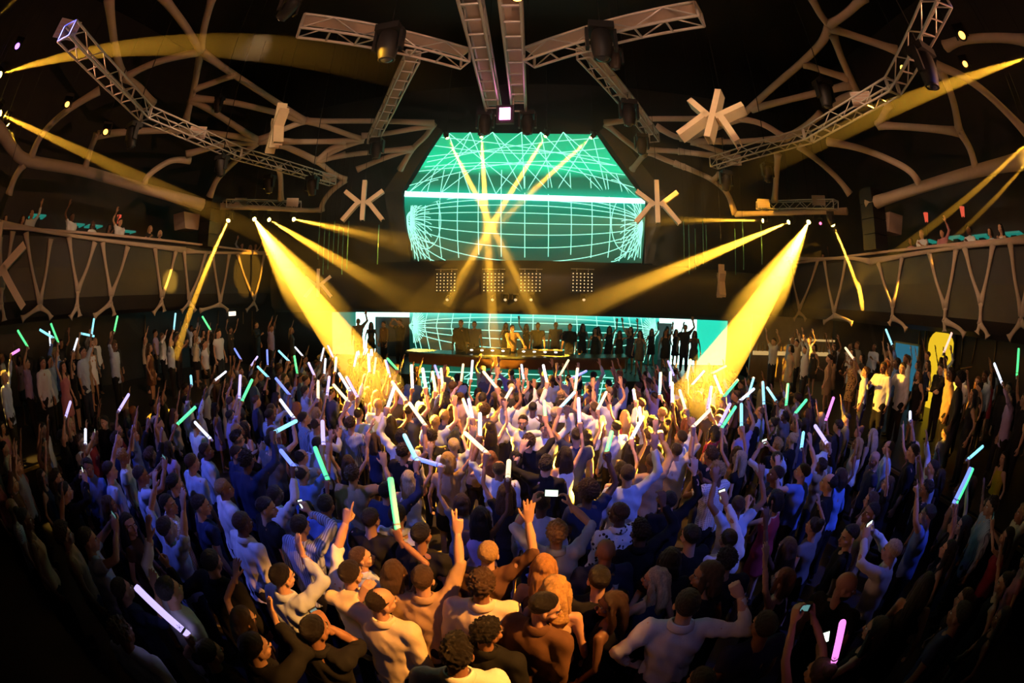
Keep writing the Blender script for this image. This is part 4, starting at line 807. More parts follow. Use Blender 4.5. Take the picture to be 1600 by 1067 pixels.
def figure(sex='m', R='down', L='down', outfit='shirt', head=(0, 0), det=1, lean=(0, 0), ph=0.0):
    """meshes of one posed figure standing at the origin, facing +Y: body, garments; returns also hand centres and head matrix.
    R, L: a pose name or (wrist, pole, fingers, palm, shape)."""
    vb = (.018, .027, .04)[det]; vc = (.020, .027, .05)[det]
    lx, ly = lean
    def ln(V): V = np.array(V, float); k = np.clip(V[..., 2] - .9, 0, None); V[..., 0] += lx * k; V[..., 1] += ly * k; return V
    body, top, bottom = MB(), MB(), MB(); T = TOR[sex]; ar = ARM[sex]; hv = []; grips = {}
    if det < 2 or outfit in ('dress', 'tank', 'tubedress', 'top'): body.tube(ln([(0, 0, z) for z, a, b in T]), np.array([(a - .006, b - .006) for z, a, b in T]), 18, flat=(0, 1, 0))
    if sex == 'f':
        for s in (-1, 1): body.ell(ln((s * .062, .082, 1.275)), (.056, .05, .052))
    dress = outfit in ('dress', 'tubedress'); sleeve = {'shirt': 1.93, 'tee': .5, 'jacket': 1.96, 'rolled': 1.15, 'dress': 0, 'tubedress': 0, 'tank': 0, 'top': .35}[outfit]; g = .020 if outfit == 'jacket' else .013
    zt = 1.385 if outfit == 'tubedress' else 9
    TT = [(z, a + g, b + g) for z, a, b in T if z <= zt and (outfit not in ('dress', 'tank') or z < 1.43)]
    if outfit in ('dress', 'tank', 'tubedress'): TT = [t if t[0] < 1.33 else (t[0], t[1] - (.03 if t[0] > 1.33 else 0), t[2]) for t in TT]
    if dress: TT = [(.60, .20, .155)] + [(.74, .195, .15)] + TT
    elif outfit == 'jacket' or (outfit in ('shirt', 'rolled') and sex == 'm'): TT = [(.77, .17 + g, .125 + g)] + TT
    top.tube(ln([(0, 0, z) for z, a, b in TT]), np.array([(a, b) for z, a, b in TT]), 18, flat=(0, 1, 0))
    if sex == 'f' :
        for s in (-1, 1): top.ell(ln((s * .062, .085, 1.275)), (.06, .055, .055))
    if outfit in ('dress', 'tank'):
        for s in (-1, 1): top.tube(ln([(s * .085, .10, 1.33), (s * .09, .04, 1.44), (s * .085, -.05, 1.42), (s * .075, -.095, 1.33)]), [.016] * 4, 8)
    if det > 0 and outfit in ('shirt', 'jacket', 'rolled'): top.tube(ln([(0, -.012, 1.455), (0, -.015, 1.50), (0, -.012, 1.525)]), np.array([[.088, .082], [.074, .07], [.072, .068]]), 16, flat=(0, 1, 0))
    for s, pose in ((1, R), (-1, L)):
        if isinstance(pose, str): pose = POSES[pose]
        absw = len(pose) > 5; w_, pole, fd, pd, shape = [np.array(q, float) if not isinstance(q, str) else q for q in pose[:5]]
        m = np.array([s, 1, 1.])
        if not absw: w_, pole, fd, pd = w_ * m, pole * m, fd * m, pd * m
        up = max(0, min(1, (w_[2] - 1.3) / .5)); S = SH[sex] * m + np.array([-s * .02 * up, .0, .035 * up]); S = ln(S)
        E, W = ik(S, w_ if absw else ln(w_), pole)
        fd = unit(W - E) * .5 + unit(fd) * .8; fd = unit(fd)
        path = [S - (E - S) * .12, S, S * .5 + E * .5, E, E * .45 + W * .55, W]; body.tube(path, [ar[0] * .8, ar[0], ar[1], ar[2], ar[3], ar[4]], 10); body.ell(S, (ar[0] * 1.06,) * 3); body.ell(E, (ar[2],) * 3, 8, 6); body.tube([S + np.array([0, 0, -.005]), ln((0, -.01, 1.455 if sex == 'm' else 1.43))], [ar[0] * .9, ar[0] * .95], 10)
        if sleeve > 0:
            full = [S - (E - S) * .15, S, S * .5 + E * .5, E, E * .5 + W * .5, E * .05 + W * .95]; rr = [ar[0] * .9 + g, ar[0] + g + .004, ar[1] + g, ar[2] + g + .004, ar[3] * .92 + g, ar[4] + g * .9]; prm = np.array([-.1, 0, .5, 1, 1.5, 1.95])
            ts = [t for t in prm if t < sleeve - .05] + [sleeve]; PP = np.array([[np.interp(t, prm, [q[k] for q in full]) for k in range(3)] for t in ts]); RR = [np.interp(t, prm, rr) for t in ts]
            top.tube(PP, RR, 12); top.ell(S, (ar[0] + g + .002,) * 3); top.tube([S + np.array([0, 0, -.005]), ln((0, -.01, 1.45 if sex == 'm' else 1.42))], [ar[0] * .9 + g, ar[0] * .9 + g], 12)
            if sleeve > 1.1: top.ell(E, (ar[2] + g + .004,) * 3, 10, 8)
        y = unit(pd - fd * (pd @ fd)); x = np.cross(y, fd); Rm = np.array([x, y, fd]).T
        hV, hF = HANDS[(shape, det)]; hV = hV * (1.0 if sex == 'm' else .9)
        if s == 1: hV = hV * np.array([-1, 1, 1]); hF = np.asarray(hF)[:, ::-1]
        hv.append((hV @ Rm.T + W, np.asarray(hF))); grips[s] = (W + Rm @ np.array([0, .034, .088]), Rm, W)
    for s in (-1, 1):
        hip, kn, an = np.array([s * .088, 0, .9]), np.array([s * .1, .015, .49]), np.array([s * .108, -.015, .09]); lr = (.088, .056, .037) if sex == 'm' else (.085, .05, .031)
        body.tube([hip, kn, an, (s * .108, -.01, .03)], [lr[0], lr[1], lr[2], lr[2]], 12); body.tube([(s * .108, -.06, .038), (s * .112, .04, .045), (s * .118, .15, .03)], np.array([[.032, .035], [.042, .04], [.04, .022]]), 10, flat=(0, 0, 1))
        if not dress:
            if sex == 'm' or outfit in ('tank', 'shirt'): bottom.tube([(s * .085, 0, .93), hip, kn, an + np.array([0, 0, -.02])], [lr[0] + .01, lr[0] + .02, lr[1] + .022, lr[2] + .03], 12)
    if not dress:
        bottom.tube([(0, 0, .82), (0, 0, .92), (0, 0, 1.03)], np.array([[.175, .13], [.18, .132], [.162, .118]]) if sex == 'm' else np.array([[.185, .14], [.182, .134], [.138, .105]]), 16, flat=(0, 1, 0))
        if sex == 'f' and outfit not in ('tank', 'shirt'): bottom.tube([(0, 0, .62), (0, 0, .75), (0, 0, .9)], np.array([[.19, .15], [.19, .15], [.19, .14]]), 16, flat=(0, 1, 0))
    bV, bF = remesh(body, vb, 3, dec=(.42, .5, .35)[det]); bF = tris(bF); parts = {}
    hV, hF, hI, ex = HEADS[(sex, det)]
    hm = Matrix.Translation(Vector(ln((0, .012, 1.645 if sex == 'm' else 1.62)))) @ Matrix.Rotation(math.radians(head[0]), 4, 'Z') @ Matrix.Rotation(math.radians(head[1]), 4, 'X')
    HR = np.array(hm.to_3x3()); HT = np.array(hm.translation); w0 = np.clip((hV[:, 2] + .19) / .12, 0, 1)[:, None]
    hW = (hV @ HR.T) * w0 + hV * (1 - w0) + HT
    Vs, Fs, Is, n = [bV], [np.asarray(bF)], [np.where(bV[np.asarray(bF)].mean(1)[:, 2] < .085, 4, 0)], len(bV)
    for V_, F_, I_ in [(hW, hF, hI)] + [(a, b, np.zeros(len(b), int)) for a, b in hv]:
        Vs.append(V_); Fs.append(np.asarray(F_) + n); Is.append(I_); n += len(V_)
    q = grid_mesh('body_q', np.concatenate(Vs), np.concatenate(Fs), [M_SKIN, M_EYE, M_IRIS, M_LIP, M_SHOE], np.concatenate(Is))
    bm = bmesh.new(); bm.from_mesh(q); bpy.data.meshes.remove(q)
    if det == 2: ex = MB().ell((0, 0, -.05), (.01, .01, .01), 3, 3)
    eV = ex.verts() @ HR.T + HT; vs_ = [bm.verts.new(v) for v in eV]; eF, eI = tri_ok(ex)
    for f, i in zip(eF, eI):
        fc = bm.faces.new([vs_[k] for k in f]); fc.material_index = i; fc.smooth = True
    me = bpy.data.meshes.new('body')
    for m_ in (M_SKIN, M_EYE, M_IRIS, M_LIP, M_SHOE): me.materials.append(m_)
    bm.to_mesh(me); bm.free(); parts['body'] = me
    def garment(mb, name, amp, vx):
        V, Fq = remesh(mb, vx, 5 if det < 2 else 2); Fq = np.asarray(Fq); N_ = normals(V, Fq)
        V = V + N_ * (amp * (wob(V, 22, ph, (1.1, 1, .3)) * .7 + wob(V + .25 * V[:, [2, 2, 0]] * np.array([1, .5, 0]), 40, ph + 1, (1, .8, .42)) * .75))[:, None]
        return grid_mesh(name, V, Fq, [M_CLOTH])
    nm = {'shirt': 'shirt', 'rolled': 'shirt', 'tee': 'shirt', 'jacket': 'jacket', 'dress': 'dress', 'tubedress': 'dress', 'tank': 'top', 'top': 'top'}[outfit]
    parts[nm] = garment(top, nm, .0155 if outfit in ('shirt', 'rolled', 'tee') else .009, vc)
    if det == 0 and outfit in ('shirt', 'rolled', 'jacket'):
        cm_ = MB(); A_ = np.linspace(math.radians(60), math.radians(-240), 22); V = []
        for a_ in A_:
            fx, fy = math.cos(a_), math.sin(a_); up_ = max(0, fy)
            for r_, z_ in ((.066, 1.505 - .02 * up_), (.070, 1.537 - .035 * up_), (.082, 1.53 - .035 * up_), (.099, 1.487 - .045 * up_), (.095, 1.478 - .045 * up_), (.078, 1.515 - .035 * up_)): V.append((r_ * fx, r_ * fy * .95 - .012, z_))
        n_ = 6; cm_.add(ln(V), [(i * n_ + j, i * n_ + (j + 1) % n_, (i + 1) * n_ + (j + 1) % n_, (i + 1) * n_ + j) for i in range(21) for j in range(n_)] + [(0, 1, 2, 5), (2, 3, 4, 5), (126, 131, 128, 127), (128, 131, 130, 129)])
        parts['collar'] = cm_.mesh('collar', [M_CLOTH])
    if not dress: bn = 'trousers' if sex == 'm' or outfit in ('tank', 'shirt') else 'skirt'; parts[bn] = garment(bottom, bn, .005, (.032, .036, .065)[det])
    return dict(parts=parts, head=hm, grips=grips, sex=sex, outfit=outfit)
SKINS = [(.62, .36, .24), (.55, .31, .2), (.66, .40, .28), (.48, .26, .16), (.30, .15, .09), (.16, .08, .05), (.58, .34, .22)]
PEOPLE = []
def person(fig, pos, rz, S, hairstyle, haircol, topcol, botcol=(.015, .015, .02), skin=None, label='', group=None, mirror=False, topmat=None):
    M = Matrix.Translation(Vector(pos)) @ Matrix.Rotation(rz, 4, 'Z') @ Matrix.Diagonal((-S if mirror else S, S, S, 1))
    p = thing('person', label, 'person', M=M, group=group); skin = skin or random.choice(SKINS); nm_ = 'jacket' if 'jacket' in fig['parts'] else 'shirt'
    made = {}
    for n, me in fig['parts'].items():
        o = made[n] = link(n, me, made[nm_] if n == 'collar' else p); c = skin if n == 'body' else botcol if n in ('trousers', 'skirt') else topcol; o.color = (*c, 1)
        if topmat is not None and n not in ('body', 'trousers', 'skirt'):
            o.material_slots[0].link = 'OBJECT'; o.material_slots[0].material = topmat
    if hairstyle != 'bald':
        h = link('hair', HAIR[hairstyle], p, M=fig['head']); h.color = (*haircol, 1)
    p['_head'] = tuple(M @ fig['head'].translation); PEOPLE.append((np.array(pos), p)); return p, M
def standpos(hx, hy, S, fig, rz, z0=0.0, mirror=False):
    """floor point under a head seen at pixel (hx, hy)"""
    h = np.array(fig['head'].translation) * S
    if mirror: h[0] *= -1
    w_ = at(hx, hy, z=z0 + h[2]); c, s = math.cos(rz), math.sin(rz)
    return np.array([w_[0] - (c * h[0] - s * h[1]), w_[1] - (s * h[0] + c * h[1]), z0])
def px_arm(px, pos, rz, S, sex, side, shape='open', bias=0.5, pole=None, palm=(0, 1, 0), reach=.5):
    """arm pose whose wrist lies on the sight line through pixel px, at arm's length from the shoulder."""
    Mi = (Matrix.Translation(Vector(pos)) @ Matrix.Rotation(rz, 4, 'Z') @ Matrix.Scale(S, 4)).inverted(); o = np.array(Mi @ Vector(CAM)); d = unit(np.array(Mi.to_3x3() @ Vector(ray(*px))))
    sh = SH[sex] * np.array([side, 1, 1]) + np.array([0, 0, .03]); t = (sh - o) @ d; q = o + d * t; D = np.linalg.norm(q - sh)
    if D < reach: q = q + d * math.sqrt(reach ** 2 - D ** 2) * (bias * 2 - 1)
    f = unit(q - sh); pl = np.array(pole, float) if pole is not None else np.array([side * .8, -.2, -.5])
    return (q, pl, f * .6 + np.array([0, 0, .5]), np.array(palm, float), shape, 'abs')
# ------------------------------------------------------------------ colours
WHITE, PALE, BLUE, NAVY, BLACK, GREY, CREAM, TAN, PINK, RED, LILAC, BROWN = (.78, .78, .80), (.48, .56, .75), (.14, .24, .60), (.03, .04, .10), (.014, .014, .016), (.16, .16, .17), (.70, .58, .42), (.42, .28, .17), (.55, .22, .25), (.35, .04, .06), (.45, .35, .62), (.12, .06, .035)
H_BLK, H_DBR, H_BRN, H_BLD, H_LBL, H_RED = (.008, .006, .006), (.022, .013, .009), (.07, .036, .018), (.46, .29, .12), (.68, .52, .32), (.25, .09, .03)
COLN = {WHITE: 'white', PALE: 'pale blue', BLUE: 'blue', NAVY: 'navy', BLACK: 'black', GREY: 'grey', CREAM: 'cream', TAN: 'tan', PINK: 'pink', RED: 'dark red', LILAC: 'lilac', BROWN: 'brown'}
HCOL = {H_BLK: 'black-haired', H_DBR: 'dark-haired', H_BRN: 'brown-haired', H_BLD: 'blond', H_LBL: 'fair-haired', H_RED: 'red-haired'}
# ------------------------------------------------------------------ light sticks and phones
STICKS = []
_foam = MB().lathe([(0, 0), (.022, 0), (.025, .01), (.025, .40), (.02, .415), (0, .418)], 12).mesh('foam_tube', [emis('light_stick_foam', None, 1.35, objcol=True, base=(.5, .5, .5))])
_cap = MB().lathe([(0, -.05), (.017, -.05), (.019, -.045), (.019, .004), (0, .004)], 10).mesh('grip', [mat('white_plastic', (.6, .6, .62), .4, var=.03)])
_ring = MB().lathe([(.0265, .035), (.0265, .05), (.0235, .05)], 12).mesh('collar', [mat('white_plastic', (.6, .6, .62))])
SC = dict(w=(.80, .85, 1.0), v=(.55, .45, 1.0), b=(.16, .26, 1.0), c=(.25, .80, 1.0), g=(.06, 1.0, .28), y=(1.0, .80, .45), m=(1.0, .25, .85), k=(1.0, .55, .45))
SN = dict(w='white', v='violet-white', b='blue', c='cyan', g='green', y='warm white', m='magenta', k='peach')
def stick(hold, tip, ck, label=None, L_=1.0):
    d = unit(np.array(tip) - np.array(hold)); t = thing('light_stick', label or '', 'light stick', M=m4(frame(d), np.array(hold)) @ Matrix.Scale(L_, 4), group='foam light sticks waved over the crowd')
    o = link('foam_tube', _foam, t); o.color = (*SC[ck], 1); link('grip', _cap, t); link('collar', _ring, t)
    STICKS.append((proj(hold)[0], ck, t, label))
    if label and 'emblem' in label:               # the house emblem printed near the grip
        R_ = frame(d); v_ = R_.T @ (CAM - np.array(hold)); a_ = math.atan2(v_[1], v_[0]); Re = rotm(rz=math.degrees(a_) + 90); mb = MB()
        def seg(x0, z0, x1, z1):
            P = []
            for q_, x_, z_ in ((0, x0, z0), (1, x1, z1)):
                for dx in (-.0014, .0014): P.append(Re @ np.array([x_ + dx, -math.sqrt(max(0, .0262 ** 2 - x_ * x_)), z_]))
            Q = [p_ * np.array([1.03, 1.03, 1]) for p_ in P]; mb.add(P + Q, [(4, 5, 7, 6), (0, 2, 3, 1), (0, 1, 5, 4), (2, 6, 7, 3), (0, 4, 6, 2), (1, 3, 7, 5)])
        seg(0, .055, 0, .095)
        for s_ in (-1, 1): seg(0, .068, s_ * .016, .084); seg(s_ * .003, .073, s_ * .017, .055)
        e_ = mb.build('emblem', mat('emblem_print', (.03, .01, .06), .5), t, smooth=False); e_['kind'] = 'stuff'
    return t
def phone(pos, R, label, lit=True, cam_=False):
    t = thing('phone' if not cam_ else 'compact_camera', label, 'phone' if not cam_ else 'camera', M=m4(R, pos))
    cs_ = MB().box((0, .005, 0), (.135, .012, .072) if not cam_ else (.11, .03, .065)).build('case', M_BLACK, t, smooth=False)
    MB().box((0, -.002 if not cam_ else -.011, 0), (.115, .004, .062) if not cam_ else (.075, .004, .05)).build('display', E_PHONE if lit else emis('dim_phone', (.2, .5, .5), .5), cs_, smooth=False)
    return t
def free(pos, d=.42): return all((pos[0] - q[0]) ** 2 + (pos[1] - q[1]) ** 2 > d * d or abs(pos[2] - q[2]) > .5 for q, _ in PEOPLE)
# ------------------------------------------------------------------ hand-placed people near the camera
def place(hx, hy, label, sex='m', hs='short', hc=H_DBR, outfit='shirt', tc=WHITE, face=0, R='down', L='down', S=1.0, z0=0.0, head=(0, 0), bc=(.015, .015, .02), skin=None, lean=(0, 0), det=0, tm=None, Rpx=None, Lpx=None, ph=None, beard=False):
    rz = math.radians(face); ph = random.random() * 6 if ph is None else ph
    dummy = {'head': Matrix.Translation((lean[0] * .745, .012 + lean[1] * .745, 1.645 if sex == 'm' else 1.62))}
    for k_ in (1, 1.025, .975, 1.05, .95, 1.075, .925, 1.1, .9):
        pos = standpos(hx, hy, S * k_, dummy, rz, z0)
        if free(pos, .37): S = S * k_; break
    else: pos = standpos(hx, hy, S, dummy, rz, z0)
    if Rpx: R = px_arm(Rpx[0], pos, rz, S, sex, 1, *Rpx[1:])
    if Lpx: L = px_arm(Lpx[0], pos, rz, S, sex, -1, *Lpx[1:])
    if hy < 775: det = 1
    f = figure(sex, R, L, outfit, head, det, lean, ph)
    p, M = person(f, pos, rz, S, hs, hc, tc, bc, skin, label, None, False, tm)
    Mn = np.array(M); g = {s: (Mn[:3, :3] @ f['grips'][s][0] + Mn[:3, 3], Mn[:3, :3] @ f['grips'][s][1] / S) for s in (1, -1)}
    if beard: b_ = link('beard', BEARD, p, M=f['head']); b_.color = (*hc, 1)
    return p, pos, rz, g
SW, SB = (.62, .38, .26), (.28, .14, .08)
place(597, 941, 'balding man in cream suit jacket, back to us, left arm raised, front row', hs='balding', hc=H_DBR, outfit='jacket', tc=CREAM, face=-8, Lpx=((566, 946), 'relax', .5, (-1, -.2, -.3)), head=(-30, 0), S=1.0)
place(661, 905, 'brown-haired man in tan shirt raising a pointing right arm', hc=H_BRN, outfit='rolled', tc=TAN, face=5, Rpx=((715, 832), 'victory', .6), S=1.0)
place(753, 914, 'curly-haired man in pale suit jacket brightly lit on the shoulder', hs='curly', hc=H_BRN, outfit='jacket', tc=(.78, .62, .45), face=0, S=1.04)
place(763, 988, 'curly black-haired man in dark jacket behind the pale suit jacket', hs='curly', hc=H_BLK, outfit='jacket', tc=BLACK, face=-20, head=(-25, 0), S=.98)
place(714, 1022, 'black-haired man with white collar cut by the bottom picture edge', hs='spiky', hc=H_BLK, outfit='shirt', tc=WHITE, face=5)
place(549, 897, 'dark-haired man in white shirt raising his left sleeve, behind balding man', hs='short', hc=H_DBR, outfit='rolled', tc=WHITE, face=-10, Lpx=((543, 800), 'point', .5), S=1.0)
place(442, 902, 'dark-haired man in pale blue shirt reaching one open hand up, left of balding man', hs='short', hc=H_BLK, outfit='shirt', tc=PALE, face=-15, Rpx=((473, 868), 'open', .6))
_, pos, rz, g = place(493, 985, 'dark-haired man filming with a phone at the bottom left of centre', hc=H_BLK, outfit='rolled', tc=BLACK, face=-10, Rpx=((512, 978), 'phone', .7, None, (-1, 0, 0)))
phone(g[1][0], g[1][1] @ rotm(0, 90, 0), 'phone held low by the man filming near the bottom edge', False)
place(400, 1012, 'man in dark jacket with one open hand up, bottom left', hc=H_BLK, outfit='jacket', tc=BLACK, face=-20, Rpx=((432, 972), 'open', .7), L='down')
place(566, 872, 'fair-skinned man looking up to the right in pale blue shirt', hc=H_BRN, outfit='shirt', tc=PALE, face=-25, head=(-35, 15), S=1.0)
_, pos, rz, g = place(616, 896, 'brown-haired woman raising a white-green light stick', sex='f', hs='bob', hc=H_BRN, outfit='tank', tc=BLACK, face=0, Rpx=((626, 845), 'grip', .5))
stick(g[1][0], at(612, 762, r=np.linalg.norm(g[1][0] - CAM)), 'g', 'green light stick raised by the brown-haired woman left of centre', 1.0)
place(659, 836, 'black-haired man in black shirt behind the tan shirt man', hc=H_BLK, outfit='tee', tc=BLACK, face=-15)
place(763, 866, 'fair crop-haired man in dark shirt lit orange beside curly man', hc=H_BLD, outfit='rolled', tc=BROWN, face=0, R='upopen')
place(622, 806, 'dark-haired man in pale blue shirt behind the green light stick', hc=H_DBR, outfit='shirt', tc=PALE, face=0)
place(580, 812, 'dark-haired man in black tee left of the green light stick', hc=H_DBR, outfit='tee', tc=BLACK, face=-5)
_, pos, rz, g = place(470, 823, 'dark-haired man in striped shirt filming with a raised phone', hc=H_DBR, outfit='shirt', tc=PALE, tm=M_STRIPE, face=-5, Rpx=((483, 800), 'phone', .75, None, (-1, 0, 0)))
phone(g[1][0], g[1][1] @ rotm(0, 90, 0), 'phone with green display held by the man in striped shirt')
place(510, 790, 'dark-haired man in blue shirt in front of the striped shirt man', hc=H_BLK, outfit='shirt', tc=BLUE, face=5)
place(417, 794, 'dark-haired man in black top, face turned right, left of centre', hc=H_BLK, outfit='tee', tc=BLACK, face=-25, head=(-35, 0))
_, pos, rz, g = place(870, 834, 'curly-haired man in light blue shirt filming with both arms raised', hs='curly', hc=H_BLD, outfit='rolled', tc=(.52, .60, .66), face=0, Rpx=((892, 790), 'phone', .75, (1, -.2, -.3), (-1, .2, 0)), Lpx=((832, 788), 'phone', .75, (-1, -.2, -.3), (1, .2, 0)), S=1.02)
phone((g[1][0] + g[-1][0]) / 2 + np.array([0, 0, .04]), rotm(), 'bright phone held high by the curly-haired man in light blue')
place(966, 803, 'short-haired man in white patterned shirt facing left', hc=H_BRN, outfit='shirt', tc=WHITE, tm=M_SPOTS, face=25, head=(25, 0))
place(946, 862, 'bald dark-skinned man in dark shirt at centre right', hs='bald', outfit='shirt', tc=NAVY, skin=SB, face=5)
place(1000, 832, 'spiky dark-haired man in black shirt with right arm up', hs='spiky', hc=H_BLK, outfit='shirt', tc=BLACK, face=15, Rpx=((1036, 788), 'phone', .6))
place(1078, 838, 'short dark-haired man in black shirt beside the spiky-haired man', hc=H_BLK, outfit='tee', tc=BLACK, face=15)
_, pos, rz, g = place(1137, 844, 'dark-haired man in white shirt stretching one long sleeve up', hs='short', hc=H_BLK, outfit='shirt', tc=WHITE, face=5, Rpx=((1130, 772), 'phone', .5))
phone(g[1][0], g[1][1] @ rotm(0, 90, 0), 'phone held up by the long white sleeve right of centre')
place(1134, 876, 'curly black-haired man in dark shirt behind the white sleeve man', hs='curly', hc=H_BLK, outfit='tee', tc=BLACK, face=-10)
place(850, 886, 'woman with long reddish blond hair seen from behind', sex='f', hs='long', hc=(.50, .24, .08), outfit='tank', tc=BROWN, face=0)
place(868, 922, 'woman with big curly blond hair lit orange', sex='f', hs='wavy', hc=(.62, .36, .12), outfit='tank', tc=TAN, face=-10, S=1.0)
place(852, 950, 'short dark-haired man in dark jacket leaning right over curly blond hair', hc=H_BLK, outfit='jacket', tc=BROWN, face=-30, head=(-55, -10), lean=(.1, .12), S=1.02)
place(955, 945, 'woman with long dark hair in black sleeveless top looking left', sex='f', hs='long', hc=(.03, .012, .008), outfit='tank', tc=BLACK, face=60, head=(30, 0), R='drink', S=.98)
_, pos, rz, g = place(1024, 906, 'woman with long wavy blond hair in dark top holding a glass', sex='f', hs='wavy', hc=(.62, .50, .36), outfit='tank', tc=NAVY, face=30, head=(30, 0), L='drink', R='down', S=.98)
t = thing('drinking_glass', 'clear tumbler held by the wavy blond woman', 'glass', g[-1][0] + np.array([0, 0, -.05])); MB().lathe([(.028, 0), (.033, .11), (.031, .11), (.026, .005), (0, .005)], 14).build('tumbler', mat('clear_glass', (.5, .55, .6), .1, var=.02), t)
place(1104, 900, 'woman with brown bob hair facing left beside the wavy blond woman', sex='f', hs='bob', hc=H_BRN, outfit='top', tc=BLACK, face=30, head=(40, 0))
place(1073, 945, 'dark-haired man in white dress shirt with bent right arm, bottom right of centre', hc=H_BLK, outfit='shirt', tc=WHITE, face=-15, R=((.36, .10, 1.66), (1, -.5, -.45), (-.8, .1, .7), (0, 1, 0), 'grip'), L='hip', S=1.03)
place(1047, 875, 'dark-haired woman between the blond wave and the spiky-haired man', sex='f', hs='bob', hc=H_BLK, outfit='top', tc=BLACK, face=-10)
place(935, 905, 'black-haired man in black shirt behind the long dark-haired woman', hc=H_BLK, outfit='tee', tc=BLACK, face=10)
place(1322, 916, 'bald bearded man in black shirt looking towards the right', hs='bald', outfit='tee', tc=BLACK, face=-70, head=(-60, -10), skin=(.5, .26, .2), S=1.02, beard=True)
_, pos, rz, g = place(1277, 1052, 'brown-haired woman holding a small camera high, bottom right corner area', sex='f', hs='bun', hc=H_BRN, outfit='tank', tc=BLACK, face=0, Rpx=((1268, 950), 'phone', .7, (1, -.2, -.3), (-1, .2, 0)), Lpx=((1240, 958), 'phone', .7, (-1, -.2, -.3), (1, .2, 0)))
phone((g[1][0] + g[-1][0]) / 2, rotm(rz=-25), 'small black camera held up in two hands, bottom right', False, True)
stick(at(1303, 1034, z=1.75), at(1311, 1000, z=1.95), 'm', 'pink-violet light stick with a small emblem near the bottom right', .9)
_, pos, rz, g = place(1368, 985, 'dark-haired woman holding a green-lit phone near the bottom right', sex='f', hs='long', hc=H_BLK, outfit='tank', tc=BLACK, face=20, L='drink')
phone(g[-1][0] + np.array([0, 0, .06]), rotm(0, 70, -20), 'phone with green and white display near the bottom right')
place(1505, 822, 'dark-haired woman in bright blue tube dress at the far right', sex='f', hs='long', hc=H_BLK, outfit='tubedress', tc=(.25, .40, .85), face=30, R='upopen', S=1.0, skin=SW)
place(1445, 914, 'dark-haired woman in black dress turned right in the dark right area', sex='f', hs='long', hc=H_DBR, outfit='dress', tc=BLACK, face=-60)
place(1360, 802, 'black-haired man looking up to the left in pale shirt, right side', hc=H_BLK, outfit='tee', tc=TAN, face=40, head=(35, 10))
place(1326, 838, 'black-haired man with thick hair and black shirt below the pale shirt man', hc=H_BLK, outfit='tee', tc=BLACK, face=50, head=(30, 0))
place(40, 812, 'dark-haired woman in beige sleeveless top at the left edge, back to us', sex='f', hs='bun', hc=H_BLK, outfit='tank', tc=(.62, .40, .24), face=-20, R='down', L='down', S=1.04)
_, pos, rz, g = place(332, 879, 'dark-haired man in dark jacket stretching his arm to the left, lower left', hc=H_BLK, outfit='jacket', tc=BLACK, face=10, Lpx=((262, 884), 'point', .6, (-.3, -.5, -1)))
_, pos, rz, g = place(330, 1020, 'black-haired man gripping the large violet stick, bottom left', hc=H_BLK, outfit='tee', tc=BLACK, face=-10, Lpx=((300, 1010), 'grip', .5))
stick(g[-1][0], at(238, 942, r=np.linalg.norm(g[-1][0] - CAM) * 1.0), 'v', 'large violet-white light stick with dark emblem in the dark bottom left', 1.15)
place(202, 820, 'dark-haired woman in profile looking right, lower left', sex='f', hs='long', hc=H_BLK, outfit='top', tc=BROWN, face=-60, head=(-30, 8))
place(264, 789, 'dark-haired man in checked shirt looking up right, lower left', hc=H_BLK, outfit='shirt', tc=WHITE, tm=M_PLAID, face=-30, head=(-40, 12))
place(315, 790, 'short-haired man in navy tee with a lit ear, lower left', hc=H_DBR, outfit='tee', tc=NAVY, face=-25, head=(-20, 0))
place(380, 818, 'short brown-haired man in white shirt, back of head lit blue', hc=H_BRN, outfit='shirt', tc=WHITE, face=-15)
place(351, 764, 'blond crop-haired man in white shirt looking up right', hs='short', hc=H_BLD, outfit='shirt', tc=WHITE, face=-25, head=(-30, 10))
place(382, 968, 'dark-haired woman with one bare arm up, lower left of centre', sex='f', hs='long', hc=H_DBR, outfit='tank', tc=BLACK, face=-10, R='down', Lpx=((368, 900), 'open', .5))
place(323, 705, 'dark-haired man in pale blue shirt looking up right', hc=H_DBR, outfit='shirt', tc=PALE, face=-30, head=(-25, 12))
place(372, 674, 'sandy-haired man lit orange, head tilted back, left crowd', hc=H_BLD, outfit='tee', tc=GREY, face=-30, head=(-35, 15))
place(371, 710, 'dark crop-haired man in dark shirt with lit face, left crowd', hc=H_DBR, outfit='shirt', tc=NAVY, face=-20, head=(-40, 0))
place(138, 730, 'dark-haired man in vivid blue shirt turned to us, left dark area', hc=H_BLK, outfit='shirt', tc=BLUE, face=-150, head=(20, 0))
place(110, 663, 'woman with long platinum hair in black dress, left crowd', sex='f', hs='long', hc=H_LBL, outfit='dress', tc=BLACK, face=-40, R='up')
place(163, 660, 'dark-haired man in dark suit facing us, left crowd', hc=H_BLK, outfit='jacket', tc=BLACK, face=-160)
place(817, 660, 'bearded man in white shirt facing us with raised arms, mid crowd', hc=H_DBR, outfit='shirt', tc=WHITE, face=175, R='upopen', L='bentup', beard=True)
place(853, 671, 'dark-haired man facing us in white shirt, mid crowd', hc=H_BLK, outfit='shirt', tc=WHITE, face=185, L='upopen')
place(980, 742, 'broad blue-shirted man raising one arm, mid crowd right of centre', hc=H_BRN, outfit='shirt', tc=PALE, face=0, R='upopen', S=1.04)
place(1018, 722, 'brown-haired man lit orange in tan shirt, mid crowd', hc=H_BRN, outfit='shirt', tc=TAN, face=5, R='upfwd')
place(700, 720, 'woman with blond hair lit yellow in the middle of the crowd', sex='f', hs='bob', hc=H_BLD, outfit='top', tc=TAN, face=0, R='upopen')
